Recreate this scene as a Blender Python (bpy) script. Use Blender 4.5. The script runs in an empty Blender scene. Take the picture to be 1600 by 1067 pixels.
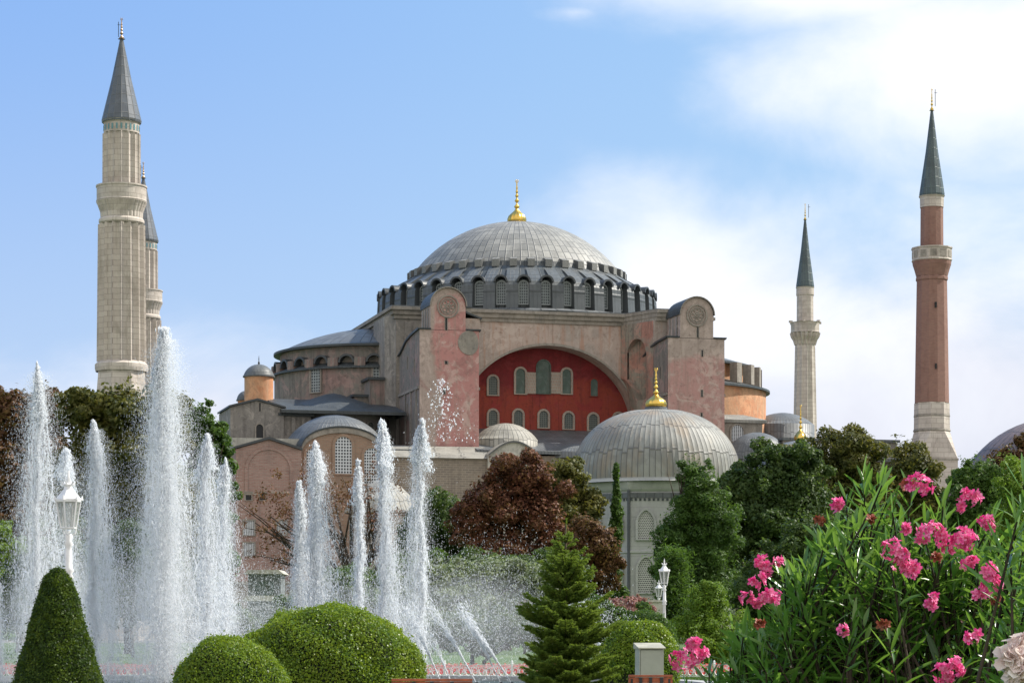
import bpy, math, random
import numpy as np
from mathutils import Vector, Matrix
rnd = random.Random(7)
R = math.radians
C = bpy.context.scene.collection
sc = bpy.context.scene

# ------------------------------------------------------------------ camera
F = 3685.0            # focal length in pixels of the 1600 px wide photograph
HY = 975.0            # row of the horizon
EYE = 1.6
cam_d = bpy.data.cameras.new('camera')
cam = bpy.data.objects.new('camera', cam_d); C.objects.link(cam)
cam.location = (0, 0, EYE); cam.rotation_euler = (R(90), 0, 0)
cam_d.sensor_width = 36; cam_d.lens = 36 * F / 1600
cam_d.shift_y = (HY - 533.5) / 1600
cam_d.clip_start = 0.5; cam_d.clip_end = 5000
sc.camera = cam

# ------------------------------------------------------------------ light
SUN_AZ, SUN_EL = 72, 46      # azimuth from +Y towards +X
sv = Vector((math.sin(R(SUN_AZ)) * math.cos(R(SUN_EL)), math.cos(R(SUN_AZ)) * math.cos(R(SUN_EL)), math.sin(R(SUN_EL))))
sd = bpy.data.lights.new('sun', 'SUN'); sd.energy = 5.0; sd.angle = R(0.5); sd.color = (1, .94, .84)
sun = bpy.data.objects.new('sun', sd); C.objects.link(sun); sun.rotation_euler = sv.to_track_quat('Z', 'Y').to_euler()
sc.view_settings.view_transform = 'Standard'; sc.view_settings.look = 'None'
sc.view_settings.exposure = 0.42; sc.view_settings.gamma = 1
sc.cycles.volume_bounces = 4; sc.cycles.transparent_max_bounces = 40; sc.cycles.max_bounces = 16; sc.cycles.diffuse_bounces = 6; sc.cycles.transmission_bounces = 10

class NT:
    def __init__(s, tree): s.t = tree; s.n = tree.nodes; s.l = tree.links
    def new(s, kind, **kw):
        n = s.n.new(kind)
        for k, v in kw.items():
            if k.startswith('i_'):
                key = k[2:]; key = int(key) if key.isdigit() else key
                n.inputs[key].default_value = v
            else: setattr(n, k, v)
        return n
    def set(s, sock, v):
        if isinstance(v, bpy.types.NodeSocket): s.l.new(v, sock)
        elif v is not None:
            if sock.type == 'RGBA' and not isinstance(v, (int, float)) and len(v) == 3: v = (*v, 1)
            sock.default_value = v
    def math(s, op, a, b=None, c=None, clamp=False):
        n = s.n.new('ShaderNodeMath'); n.operation = op; n.use_clamp = clamp
        for i, v in enumerate((a, b, c)):
            if v is not None: s.set(n.inputs[i], v)
        return n.outputs[0]
    def mix(s, f, a, b, mode='MIX'):
        n = s.n.new('ShaderNodeMix'); n.data_type = 'RGBA'; n.blend_type = mode
        s.set(n.inputs[0], f); s.set(n.inputs[6], a); s.set(n.inputs[7], b)
        return n.outputs[2]
    def noise(s, vec, scale, detail=4, rough=.55, dist=0):
        n = s.n.new('ShaderNodeTexNoise'); n.inputs['Scale'].default_value = scale
        n.inputs['Detail'].default_value = detail; n.inputs['Roughness'].default_value = rough
        n.inputs['Distortion'].default_value = dist
        if vec is not None: s.l.new(vec, n.inputs['Vector'])
        return n.outputs[0]
    def ramp(s, v, lo, hi):
        n = s.n.new('ShaderNodeMapRange'); n.interpolation_type = 'SMOOTHSTEP'
        s.set(n.inputs[0], v); n.inputs[1].default_value = lo; n.inputs[2].default_value = hi
        return n.outputs[0]
    def mapping(s, vec, scale=(1, 1, 1), loc=(0, 0, 0)):
        n = s.n.new('ShaderNodeMapping'); s.l.new(vec, n.inputs[0])
        n.inputs['Scale'].default_value = scale; n.inputs['Location'].default_value = loc
        return n.outputs[0]

w = bpy.data.worlds.new('World'); sc.world = w; w.use_nodes = True
W = NT(w.node_tree); W.n.clear()
sky = W.new('ShaderNodeTexSky'); sky.sky_type = 'NISHITA'; sky.sun_disc = False
sky.sun_elevation = R(SUN_EL); sky.sun_rotation = R(SUN_AZ); sky.altitude = 0
sky.air_density = 1.0; sky.dust_density = 0.6; sky.ozone_density = 2.0
tc = W.new('ShaderNodeTexCoord')
sep = W.new('ShaderNodeSeparateXYZ'); W.l.new(tc.outputs['Generated'], sep.inputs[0])
yy = W.math('MAXIMUM', sep.outputs[1], .05)
U = W.math('DIVIDE', sep.outputs[0], yy); V = W.math('DIVIDE', sep.outputs[2], yy)
nz = W.noise(W.mapping(tc.outputs['Generated'], (1, 1, 1.5)), 9, 7, .56, .3)
nz2 = W.noise(tc.outputs['Generated'], 3.2, 5, .5)
mask = None
for (px, py, rx, ry) in ((1560, 90, 420, 190), (1130, 520, 330, 230), (1480, 640, 560, 340), (900, 20, 190, 45), (1300, -40, 420, 110), (330, 640, 260, 150), (800, 800, 1600, 190)):
    u0 = (px - 800) / F; v0 = (HY - py) / F
    a = W.math('DIVIDE', W.math('SUBTRACT', U, u0), rx / F); b = W.math('DIVIDE', W.math('SUBTRACT', V, v0), ry / F)
    r = W.math('SQRT', W.math('ADD', W.math('MULTIPLY', a, a), W.math('MULTIPLY', b, b)))
    m = W.math('SUBTRACT', 1.0, r)
    if px == 330: m = W.math('SUBTRACT', m, .45)
    if px == 900: m = W.math('SUBTRACT', m, .85)
    mask = m if mask is None else W.math('MAXIMUM', mask, m)
mask = W.math('MAXIMUM', mask, -1.2)
m2 = W.math('ADD', mask, W.math('MULTIPLY', W.math('SUBTRACT', nz, .5), 1.9))
m2 = W.math('ADD', m2, W.math('MULTIPLY', W.math('SUBTRACT', nz2, .5), .8))
cm = W.ramp(m2, -.42, .80)
skyc = W.mix(1.0, sky.outputs[0], (1.0, 1.0, 1.0, 1), 'MULTIPLY')
hz = W.ramp(V, .0, .30)
blue = W.mix(hz, (4.9, 6.1, 8.0, 1), (2.25, 4.1, 7.9, 1))      # the air near the horizon pales
side = W.ramp(U, -.25, .22)
blue = W.mix(W.math('MULTIPLY', side, .55), blue, (4.0, 6.3, 8.2, 1))
skyc = W.mix(.85, skyc, blue)
cshade = W.ramp(W.math('ADD', V, W.math('MULTIPLY', W.math('SUBTRACT', nz, .5), .22)), .04, .19)
cloud = W.mix(cshade, (6.2, 6.3, 7.2, 1), (8.8, 8.9, 9.3, 1))
fin = W.mix(W.math('MULTIPLY', cm, .93), skyc, cloud)
back = W.ramp(W.math('MULTIPLY', sep.outputs[1], -1.0), -.15, .45)      # unseen bright cloud added behind the camera to brighten the shaded facades
back = W.math('MULTIPLY', back, W.ramp(nz2, .2, .5))
fin = W.mix(W.math('MULTIPLY', back, .9), fin, (9.9, 9.4, 8.7, 1))
bg = W.new('ShaderNodeBackground'); W.l.new(fin, bg.inputs[0]); bg.inputs[1].default_value = 0.092
wo = W.new('ShaderNodeOutputWorld'); W.l.new(bg.outputs[0], wo.inputs[0])

# ------------------------------------------------------------------ materials
def newmat(name):
    m = bpy.data.materials.new(name); m.use_nodes = True
    t = NT(m.node_tree); t.n.clear()
    t.out = t.new('ShaderNodeOutputMaterial'); t.p = t.new('ShaderNodeBsdfPrincipled')
    t.l.new(t.p.outputs[0], t.out.inputs[0]); t.tc = t.new('ShaderNodeTexCoord'); t.ob = t.tc.outputs['Object']; t.uv = t.tc.outputs['UV']
    t.m = m
    return t
def bump(t, h, strength=.5, dist=.05):
    b = t.new('ShaderNodeBump'); b.inputs['Strength'].default_value = strength; b.inputs['Distance'].default_value = dist
    t.l.new(h, b.inputs['Height']); t.l.new(b.outputs[0], t.p.inputs['Normal'])
def paint(name, col, rough=.5, metal=0, var=.12, vscale=6):
    t = newmat(name); n = t.noise(t.ob, vscale, 5)
    c2 = tuple(max(0, x * (1 - var * 2.2)) for x in col)
    t.set(t.p.inputs['Base Color'], t.mix(t.ramp(n, .35, .65), c2, col)); t.p.inputs['Roughness'].default_value = rough
    t.p.inputs['Metallic'].default_value = metal
    bump(t, n, .15, .01)
    return t.m
def plaster(name, base, second, third, zc=None, zw=4, scale=.16, amt=.5, bias=0, xc=None, xw=3):
    """weathered lime plaster: big patches of a second colour, vertical run marks, small dirt"""
    t = newmat(name)
    n = t.noise(t.ob, scale, 8, .6, .6)
    f = n
    if zc is not None:
        s = t.new('ShaderNodeSeparateXYZ'); t.l.new(t.ob, s.inputs[0])
        f = t.math('ADD', n, t.math('MULTIPLY', t.math('SUBTRACT', s.outputs[2], zc), .5 / zw))
    if xc is not None:
        s = t.new('ShaderNodeSeparateXYZ'); t.l.new(t.ob, s.inputs[0])
        f = t.math('MAXIMUM', f, t.math('ADD', n, t.math('MULTIPLY', t.math('SUBTRACT', xc, s.outputs[0]), .5 / xw)))
    f = t.ramp(t.math('ADD', f, bias), .44, .58)
    c = t.mix(f, base, second)
    fine = t.noise(t.mapping(t.ob, (1, 1, .8), (3, 9, 2)), .95, 10, .72, .8)
    c = t.mix(t.math('MULTIPLY', t.ramp(fine, .50, .60), .38), c, tuple(min(1, x * 1.35 + .02) for x in second))
    st = t.noise(t.mapping(t.ob, (1.6, 1.6, .13)), 1.1, 6, .6)
    c = t.mix(t.math('MULTIPLY', t.ramp(st, .50, .70), amt), c, third)
    st2 = t.noise(t.mapping(t.ob, (3.5, 3.5, .10), (5, 1, 0)), 1.3, 5, .6)
    c = t.mix(t.math('MULTIPLY', t.ramp(st2, .56, .74), amt * .75), c, tuple(x * .45 for x in third))
    pt = t.noise(t.mapping(t.ob, (1, 1, 1), (31, 7, 3)), .42, 9, .68, 1.0)
    c = t.mix(t.math('MULTIPLY', t.ramp(pt, .54, .60), .5), c, tuple(min(1, x * 1.5) for x in second))
    pd = t.noise(t.mapping(t.ob, (1, 1, 1), (11, 3, 17)), .33, 9, .7, .6)
    c = t.mix(t.math('MULTIPLY', t.ramp(pd, .57, .65), .45), c, tuple(x * .6 for x in base))
    g = t.noise(t.ob, 2.2, 7, .7)
    c = t.mix(t.math('MULTIPLY', t.ramp(g, .5, .72), .5), c, tuple(x * .42 for x in third))
    t.set(t.p.inputs['Base Color'], c); t.p.inputs['Roughness'].default_value = .9
    bump(t, g, .5, .1)
    return t.m
def masonry(name, c1, c2, mortar, bw=.6, bh=.22, msz=.02, stain=(.10, .09, .08), stain_amt=.5, plane='xz', bump_s=.5):
    t = newmat(name)
    s = t.new('ShaderNodeSeparateXYZ'); t.l.new(t.ob, s.inputs[0])
    cb = t.new('ShaderNodeCombineXYZ')
    if plane == 'xz':
        t.l.new(t.math('ADD', s.outputs[0], t.math('MULTIPLY', s.outputs[1], 1.0)), cb.inputs[0])
    else:   # around a vertical axis
        an = t.math('ARCTAN2', s.outputs[1], s.outputs[0]); t.l.new(t.math('MULTIPLY', an, 2.0), cb.inputs[0])
    t.l.new(s.outputs[2], cb.inputs[1])
    b = t.new('ShaderNodeTexBrick'); t.l.new(cb.outputs[0], b.inputs['Vector'])
    b.inputs['Scale'].default_value = 1; b.inputs['Brick Width'].default_value = bw; b.inputs['Row Height'].default_value = bh
    b.inputs['Mortar Size'].default_value = msz; b.inputs['Color1'].default_value = (*c1, 1); b.inputs['Color2'].default_value = (*c2, 1)
    b.inputs['Mortar'].default_value = (*mortar, 1); b.inputs['Bias'].default_value = -.1
    n = t.noise(t.ob, .35, 8, .65, .8); n2 = t.noise(t.mapping(t.ob, (1.5, 1.5, .12)), 1.3, 6)
    c = t.mix(t.math('MULTIPLY', t.ramp(n, .45, .68), stain_amt), b.outputs[0], stain)
    c = t.mix(t.math('MULTIPLY', t.ramp(n2, .52, .75), stain_amt), c, stain)
    n3 = t.noise(t.ob, 3, 6)
    c = t.mix(t.math('MULTIPLY', t.ramp(n3, .5, .8), .35), c, mortar)
    t.set(t.p.inputs['Base Color'], c); t.p.inputs['Roughness'].default_value = .88
    bump(t, t.math('ADD', b.outputs[1], n3), bump_s, -.03)
    return t.m
def lead(name, c1, c2, nu=80, nv=12, rust=None, rough=.5, seam=(.05, .055, .06), amt=.75, patch=0):
    """lead sheets with rolled seams: uses the surface's own UV (u round, v up)"""
    t = newmat(name)
    s = t.new('ShaderNodeSeparateXYZ'); t.l.new(t.uv, s.inputs[0])
    U = t.math('MULTIPLY', s.outputs[0], nu); V0 = t.math('MULTIPLY', s.outputs[1], nv)
    col = t.math('FLOOR', U)
    wn0 = t.new('ShaderNodeTexWhiteNoise', noise_dimensions='1D'); t.l.new(col, wn0.inputs['W'])
    V = t.math('ADD', V0, t.math('MULTIPLY', wn0.outputs[0], .18))
    row = t.math('FLOOR', V)
    fu = t.math('ABSOLUTE', t.math('SUBTRACT', t.math('FRACT', U), .5)); fv = t.math('ABSOLUTE', t.math('SUBTRACT', t.math('FRACT', V), .5))
    su = t.ramp(fu, .40, .48); svv = t.ramp(fv, .45, .49)
    k = t.new('ShaderNodeCombineXYZ'); t.l.new(col, k.inputs[0]); t.l.new(row, k.inputs[1])
    wn = t.new('ShaderNodeTexWhiteNoise', noise_dimensions='2D'); t.l.new(k.outputs[0], wn.inputs['Vector'])
    c = t.mix(wn.outputs[0], c1, c2)
    n = t.noise(t.ob, .55, 8, .62, .5); n2 = t.noise(t.mapping(t.ob, (2.5, 2.5, .35)), 1.5, 6)
    c = t.mix(t.math('MULTIPLY', t.ramp(n, .42, .62), .6), c, tuple(x * .5 for x in c1))
    c = t.mix(t.math('MULTIPLY', t.ramp(n2, .5, .72), .4), c, tuple(min(1, x * 1.45) for x in c2))
    if rust:
        c = t.mix(t.math('MULTIPLY', t.ramp(t.noise(t.mapping(t.ob, (1, 1, .5), (9, 4, 1)), .5, 6, .6), .44, .66), .65), c, rust)
    sm = t.math('MAXIMUM', su, t.math('MULTIPLY', svv, .8))
    c = t.mix(t.math('MULTIPLY', sm, amt), c, seam)
    t.set(t.p.inputs['Base Color'], c); t.p.inputs['Roughness'].default_value = rough; t.p.inputs['Metallic'].default_value = .0
    bump(t, t.math('ADD', sm, t.math('MULTIPLY', n2, .4)), .6, .08)
    return t.m
def lattice(name, bar, hole, nx, nz_, thick=.22, round_=False, stag=False):
    """a window's panes: bars and dark openings from the pane's own UV"""
    t = newmat(name)
    s = t.new('ShaderNodeSeparateXYZ'); t.l.new(t.uv, s.inputs[0])
    V = t.math('MULTIPLY', s.outputs[1], nz_); U = t.math('MULTIPLY', s.outputs[0], nx)
    if stag: U = t.math('ADD', U, t.math('MULTIPLY', t.math('MODULO', t.math('FLOOR', V), 2), .5))
    a = t.math('SUBTRACT', t.math('FRACT', U), .5); b = t.math('SUBTRACT', t.math('FRACT', V), .5)
    if round_:
        r = t.math('SQRT', t.math('ADD', t.math('MULTIPLY', a, a), t.math('MULTIPLY', b, b)))
        f = t.ramp(r, .5 - thick - .04, .5 - thick + .04)
    else:
        r = t.math('MAXIMUM', t.math('ABSOLUTE', a), t.math('ABSOLUTE', b)); f = t.ramp(r, .5 - thick - .02, .5 - thick + .02)
    n = t.noise(t.ob, 3, 4)
    hc = t.mix(n, hole, tuple(x * 2.2 for x in hole))
    t.set(t.p.inputs['Base Color'], t.mix(f, hc, bar))
    t.set(t.p.inputs['Roughness'], t.math('ADD', t.math('MULTIPLY', f, .5), .3))
    bump(t, f, .6, .04)
    return t.m
def foliage(name, cols, rough=.55, trans=.35, spec=.3, nscale=.6, tint=(1.4, 1.5, .8)):
    t = newmat(name)
    g = t.new('ShaderNodeNewGeometry')
    cr = t.new('ShaderNodeValToRGB'); el = cr.color_ramp.elements
    el[0].position = 0; el[0].color = (*cols[0], 1); el[1].position = 1; el[1].color = (*cols[-1], 1)
    for i, c in enumerate(cols[1:-1]):
        e = el.new((i + 1) / (len(cols) - 1)); e.color = (*c, 1)
    n = t.noise(t.ob, nscale, 3, .5)
    f = t.math('ADD', t.math('MULTIPLY', g.outputs['Random Per Island'], .62), t.math('MULTIPLY', t.ramp(n, .36, .64), .38))
    t.l.new(f, cr.inputs[0]); t.l.new(cr.outputs[0], t.p.inputs['Base Color'])
    t.p.inputs['Roughness'].default_value = rough; t.p.inputs['Specular IOR Level'].default_value = spec
    tr = t.new('ShaderNodeBsdfTranslucent')
    t.l.new(t.mix(.7, cr.outputs[0], (*[min(1, cols[-1][i] * tint[i]) for i in range(3)], 1)), tr.inputs[0])
    mx = t.new('ShaderNodeMixShader'); mx.inputs[0].default_value = trans
    t.l.new(t.p.outputs[0], mx.inputs[1]); t.l.new(tr.outputs[0], mx.inputs[2]); t.l.new(mx.outputs[0], t.out.inputs[0])
    return t.m

M = {}
M['rose_l'] = plaster('rose_plaster_west', (.46, .22, .20), (.39, .305, .265), (.30, .235, .19), zc=36.0, zw=6.5, xc=-16.8, xw=2.2)
M['rose_r'] = plaster('rose_plaster_east', (.44, .25, .225), (.38, .305, .265), (.28, .21, .175), zc=30.5, zw=7)
M['grey_pl'] = plaster('grey_plaster', (.225, .205, .185), (.28, .25, .22), (.11, .10, .09), amt=.7)
M['grey_pink'] = plaster('grey_pink_plaster', (.215, .195, .17), (.27, .18, .16), (.11, .10, .09), scale=.22, amt=.7, bias=-.05)
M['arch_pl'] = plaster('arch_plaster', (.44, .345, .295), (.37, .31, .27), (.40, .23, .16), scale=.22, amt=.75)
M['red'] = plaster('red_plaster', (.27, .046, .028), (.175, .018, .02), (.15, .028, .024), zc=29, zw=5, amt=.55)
M['orange'] = plaster('orange_plaster', (.55, .24, .12), (.50, .27, .15), (.50, .36, .24), scale=.4, amt=.5)
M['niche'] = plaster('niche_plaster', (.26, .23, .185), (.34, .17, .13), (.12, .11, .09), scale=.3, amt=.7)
M['cornice'] = plaster('stone_cornice', (.30, .265, .225), (.25, .225, .195), (.15, .13, .11), scale=.5)
M['white_wall'] = plaster('pale_plaster', (.46, .44, .38), (.40, .38, .33), (.25, .24, .21), scale=.5)
M['brick_red'] = masonry('red_brick', (.32, .17, .14), (.41, .26, .22), (.33, .26, .22), .5, .16, .03, (.17, .125, .11), .5)
M['brick_buff'] = masonry('buff_brick', (.34, .21, .145), (.28, .175, .125), (.30, .24, .18), .6, .2, .03, (.17, .12, .10), .4)
M['rubble'] = masonry('rubble_stone', (.27, .225, .175), (.20, .17, .14), (.32, .27, .22), .7, .25, .04, (.14, .11, .09), .5)
M['min_stone'] = masonry('minaret_limestone', (.57, .51, .455), (.48, .42, .375), (.35, .30, .265), 1.3, .55, .025, (.27, .235, .195), .55, 'cyl', .3)
M['min_brick'] = masonry('minaret_brick', (.30, .155, .12), (.24, .12, .095), (.24, .16, .13), .42, .13, .02, (.14, .06, .045), .35, 'cyl', .3)
M['marble'] = masonry('tomb_marble', (.40, .40, .385), (.36, .365, .36), (.30, .30, .29), 1.6, .8, .012, (.24, .24, .235), .4)
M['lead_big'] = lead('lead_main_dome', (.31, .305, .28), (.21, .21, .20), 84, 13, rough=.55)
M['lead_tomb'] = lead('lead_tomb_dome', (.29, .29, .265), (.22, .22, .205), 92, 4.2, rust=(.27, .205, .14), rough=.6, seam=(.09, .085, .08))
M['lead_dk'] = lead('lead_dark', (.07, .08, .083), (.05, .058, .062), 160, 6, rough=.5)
M['lead_mid'] = lead('lead_grey', (.15, .16, .165), (.11, .12, .13), 60, 6, rough=.5)
M['lead_lt'] = lead('lead_pale', (.36, .345, .30), (.28, .27, .24), 40, 4, rough=.6)
M['lead_drum'] = lead('lead_drum', (.115, .125, .13), (.085, .095, .10), 8, 3, rough=.5, amt=.5)
M['lead_spire'] = lead('lead_spire', (.115, .13, .155), (.085, .10, .12), 16, 9, rough=.5, seam=(.19, .185, .18), amt=.6)
M['lead_green'] = lead('lead_spire_green', (.075, .10, .11), (.055, .08, .088), 16, 9, rough=.5, seam=(.14, .19, .17), amt=.6)
M['dark'] = paint('dark_opening', (.012, .012, .014), .6)
M['gold'] = paint('gilded_metal', (.83, .55, .13), .28, 1.0, .1, 3)
M['bronze'] = paint('weathered_gilt', (.42, .30, .20), .4, .8, .1, 3)
M['tile'] = paint('turquoise_tile', (.12, .27, .30), .4)
M['surround'] = masonry('window_surround_brick', (.40, .26, .20), (.30, .22, .18), (.36, .33, .28), .2, .35, .05, (.22, .18, .16), .4)
M['lat_tymp'] = lattice('tympanum_grille', (.14, .155, .14), (.018, .024, .022), 4, 8, .18)
M['lat_drum'] = lattice('drum_grille', (.34, .38, .38), (.03, .035, .04), 4, 8, .16)
M['lat_white'] = lattice('white_grille', (.62, .64, .66), (.02, .022, .026), 6, 12, .19)
M['lat_hex'] = lattice('pierced_marble', (.50, .50, .47), (.012, .013, .016), 8, 17, .16, True, True)
M['bluegreen'] = plaster('faded_green_glass', (.085, .12, .10), (.10, .13, .115), (.16, .12, .10), scale=1.2)
M['white_metal'] = paint('white_cast_iron', (.80, .80, .80), .4, 0, .05, 8)
M['cabinet'] = paint('grey_cabinet', (.36, .37, .32), .55, 0, .05, 4)
M['wood'] = paint('varnished_wood', (.42, .10, .03), .4, 0, .2, 12)
M['bark'] = paint('bark', (.075, .052, .038), .95, 0, .3, 5)
M['iron'] = paint('dark_iron', (.03, .03, .03), .6)
tg = newmat('lantern_glass'); tg.p.inputs['Base Color'].default_value = (.34, .36, .33, 1); tg.p.inputs['Roughness'].default_value = .15
tg.p.inputs['Alpha'].default_value = .42
M['glass'] = tg.m

# ------------------------------------------------------------------ helpers
def link(o, parent=None):
    C.objects.link(o)
    if parent is not None: o.parent = parent
    return o
def tag(o, label=None, cat=None, group=None, kind=None):
    for k, v in (('label', label), ('category', cat), ('group', group), ('kind', kind)):
        if v: o[k] = v
    return o
def thing(name, label, cat, loc=(0, 0, 0), rz=0, group=None):
    o = bpy.data.objects.new(name, None); C.objects.link(o); o.location = loc; o.rotation_euler = (0, 0, rz)
    o.empty_display_size = .3
    return tag(o, label, cat, group)
class MB:
    def __init__(s): s.v = []; s.f = []; s.uv = []; s.mi = []; s.mats = []; s.cur = 0; s.sm = []; s.smooth = False
    def mat(s, m):
        if m not in s.mats: s.mats.append(m)
        s.cur = s.mats.index(m); return s
    def face(s, idx, uv=None):
        s.f.append(tuple(idx)); s.uv.append(uv if uv else [(0, 0)] * len(idx)); s.mi.append(s.cur); s.sm.append(s.smooth)
    def verts(s, vs):
        k = len(s.v); s.v.extend([tuple(x) for x in vs]); return k
    def quad(s, a, b, c, d, uv=None):
        k = s.verts((a, b, c, d)); s.face((k, k + 1, k + 2, k + 3), uv or [(0, 0), (1, 0), (1, 1), (0, 1)])
    def poly(s, pts, uv=None):
        k = s.verts(pts); s.face(range(k, k + len(pts)), uv)
    def box(s, x0, x1, y0, y1, z0, z1):
        s.prism([(x0, y0), (x1, y0), (x1, y1), (x0, y1)], z0, z1)
    def prism(s, p, z0, z1, caps=True):
        n = len(p); k = s.verts([(x, y, z0) for x, y in p] + [(x, y, z1) for x, y in p])
        for i in range(n):
            j = (i + 1) % n
            s.face((k + i, k + j, k + n + j, k + n + i), [(i / n, 0), ((i + 1) / n, 0), ((i + 1) / n, 1), (i / n, 1)])
        if caps:
            s.face([k + n + i for i in range(n)]); s.face([k + i for i in reversed(range(n))])
    def extr(s, p, y0, y1, axis='y', uvs=None):
        """polygon p in (h,z), extruded along y (or x)"""
        n = len(p)
        def P(h, z, t): return (h, t, z) if axis == 'y' else (t, h, z)
        k = s.verts([P(h, z, y0) for h, z in p] + [P(h, z, y1) for h, z in p])
        for i in range(n):
            j = (i + 1) % n; s.face((k + i, k + n + i, k + n + j, k + j), [(i / n, 0), (i / n, 1), ((i + 1) / n, 1), ((i + 1) / n, 0)])
        s.face([k + i for i in range(n)], uvs); s.face([k + n + i for i in reversed(range(n))])
    def lathe(s, prof, n=48, cx=0, cy=0, a0=0, a1=2 * math.pi, rf=None, vlen=True):
        """prof [(r,z)], optional rf(angle)->radius factor"""
        full = abs(a1 - a0 - 2 * math.pi) < 1e-6; cols = n if full else n + 1
        L = [0]
        for i in range(1, len(prof)): L.append(L[-1] + math.hypot(prof[i][0] - prof[i - 1][0], prof[i][1] - prof[i - 1][1]))
        tot = L[-1] or 1
        k = len(s.v)
        for r, z in prof:
            for i in range(cols):
                a = a0 + (a1 - a0) * i / n; q = r * (rf(a) if rf else 1)
                s.v.append((cx + q * math.cos(a), cy + q * math.sin(a), z))
        for j in range(len(prof) - 1):
            for i in range(n):
                i2 = (i + 1) % cols if full else i + 1
                s.face((k + j * cols + i, k + j * cols + i2, k + (j + 1) * cols + i2, k + (j + 1) * cols + i),
                       [(i / n, L[j] / tot), ((i + 1) / n, L[j] / tot), ((i + 1) / n, L[j + 1] / tot), (i / n, L[j + 1] / tot)])
    def tube(s, pts, rad, n=6, caps=True):
        pts = [Vector(p) for p in pts]
        if not isinstance(rad, (list, tuple)): rad = [rad] * len(pts)
        k = len(s.v)
        for i, p in enumerate(pts):
            d = (pts[min(i + 1, len(pts) - 1)] - pts[max(i - 1, 0)])
            d = d.normalized() if d.length > 1e-9 else Vector((0, 0, 1))
            u = d.cross(Vector((0, 1, 0) if abs(d.y) < .9 else (1, 0, 0))).normalized(); v = d.cross(u)
            for j in range(n):
                a = 2 * math.pi * j / n; q = p + (u * math.cos(a) + v * math.sin(a)) * rad[i]; s.v.append(tuple(q))
        for i in range(len(pts) - 1):
            for j in range(n):
                j2 = (j + 1) % n; s.face((k + i * n + j, k + i * n + j2, k + (i + 1) * n + j2, k + (i + 1) * n + j))
        if caps:
            s.face([k + j for j in range(n)]); s.face([k + (len(pts) - 1) * n + j for j in reversed(range(n))])
    def xf(s, mtx, start=0):
        for i in range(start, len(s.v)): s.v[i] = tuple(mtx @ Vector(s.v[i]))
    def build(s, name, parent=None, mat=None, recalc=True):
        me = bpy.data.meshes.new(name); me.from_pydata(s.v, [], s.f); me.update()
        ul = me.uv_layers.new(name='UVMap'); flat = []
        for u in s.uv:
            for q in u: flat += [q[0], q[1]]
        ul.data.foreach_set('uv', flat)
        for m in (s.mats or [mat]): me.materials.append(m)
        me.polygons.foreach_set('material_index', s.mi); me.polygons.foreach_set('use_smooth', s.sm)
        if recalc:
            import bmesh
            bm = bmesh.new(); bm.from_mesh(me); bmesh.ops.recalc_face_normals(bm, faces=bm.faces); bm.to_mesh(me); bm.free()
        o = bpy.data.objects.new(name, me); return link(o, parent)
def dup(root, parent=None):
    c = root.copy(); C.objects.link(c)
    if parent is not None: c.parent = parent
    for ch in root.children:
        d = dup(ch, c); d.matrix_parent_inverse = ch.matrix_parent_inverse.copy()
    return c
def np_mesh(name, verts, faces, mat, parent=None, smooth=False):
    me = bpy.data.meshes.new(name); nv = len(verts); nf, k = faces.shape
    me.vertices.add(nv); me.vertices.foreach_set('co', verts.astype(np.float32).ravel())
    me.loops.add(nf * k); me.loops.foreach_set('vertex_index', faces.astype(np.int32).ravel())
    me.polygons.add(nf); me.polygons.foreach_set('loop_start', np.arange(0, nf * k, k, dtype=np.int32))
    me.polygons.foreach_set('loop_total', np.full(nf, k, dtype=np.int32))
    if smooth: me.polygons.foreach_set('use_smooth', np.ones(nf, dtype=bool))
    me.update(calc_edges=True); me.materials.append(mat)
    return link(bpy.data.objects.new(name, me), parent)
def arch_pts(w, h, n=10, kind='round'):
    """outline of an arched opening, base centre at 0,0, in (x,z)"""
    r = w / 2; pts = [(-r, 0), (r, 0)]
    if kind == 'round':
        for i in range(n + 1):
            a = math.pi * i / n; pts.append((r * math.cos(a), h - r + r * math.sin(a)))
    elif kind == 'pointed':
        hh = r * 1.25
        for i in range(n + 1):
            t = 1 - 2 * i / n; pts.append((r * t, h - hh + hh * (1 - abs(t) ** 1.7) ** .75))
    else: pts += [(r, h), (-r, h)]
    return pts
def window(parent, loc, rz, wd, h, pane, kind='round', sur=.3, sur_mat=None, proud=.14, name='window', sub='surround', back=.03):
    pts = arch_pts(wd, h, 10, kind)
    o = MB().mat(pane); o.extr(pts, -back, .25, 'y', [((x / wd + .5), z / h) for x, z in pts])
    ob = o.build(name, parent); ob.location = loc; ob.rotation_euler = (0, 0, rz)
    if sur > 0:
        q = MB().mat(sur_mat or M['surround']); out = arch_pts(wd + 2 * sur, h + sur, 10, kind); out = [(x, z if z > 0 else -sur * .5) for x, z in out]
        n = len(pts); k = q.verts([(x, -proud, z) for x, z in pts] + [(x, -proud, z) for x, z in out] + [(x, .2, z) for x, z in pts] + [(x, .2, z) for x, z in out])
        for i in range(n):
            j = (i + 1) % n
            q.face((k + i, k + j, k + n + j, k + n + i)); q.face((k + i, k + 2 * n + i, k + 2 * n + j, k + j)); q.face((k + n + i, k + n + j, k + 3 * n + j, k + 3 * n + i))
        q.build(sub, ob)
    return ob
def slit(parent, loc, wd, h, rz=0):
    m = MB().mat(M['dark']); m.box(-wd / 2, wd / 2, -.03, .1, 0, h)
    fr = m.mat(M['cornice']); m.box(-wd / 2 - .06, -wd / 2, -.06, .1, -.05, h + .05); m.box(wd / 2, wd / 2 + .06, -.06, .1, -.05, h + .05)
    o = m.build('slit_window', parent); o.location = loc; o.rotation_euler = (0, 0, rz); return o
def WX(px, d): return (px - 800) / F * d
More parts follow.
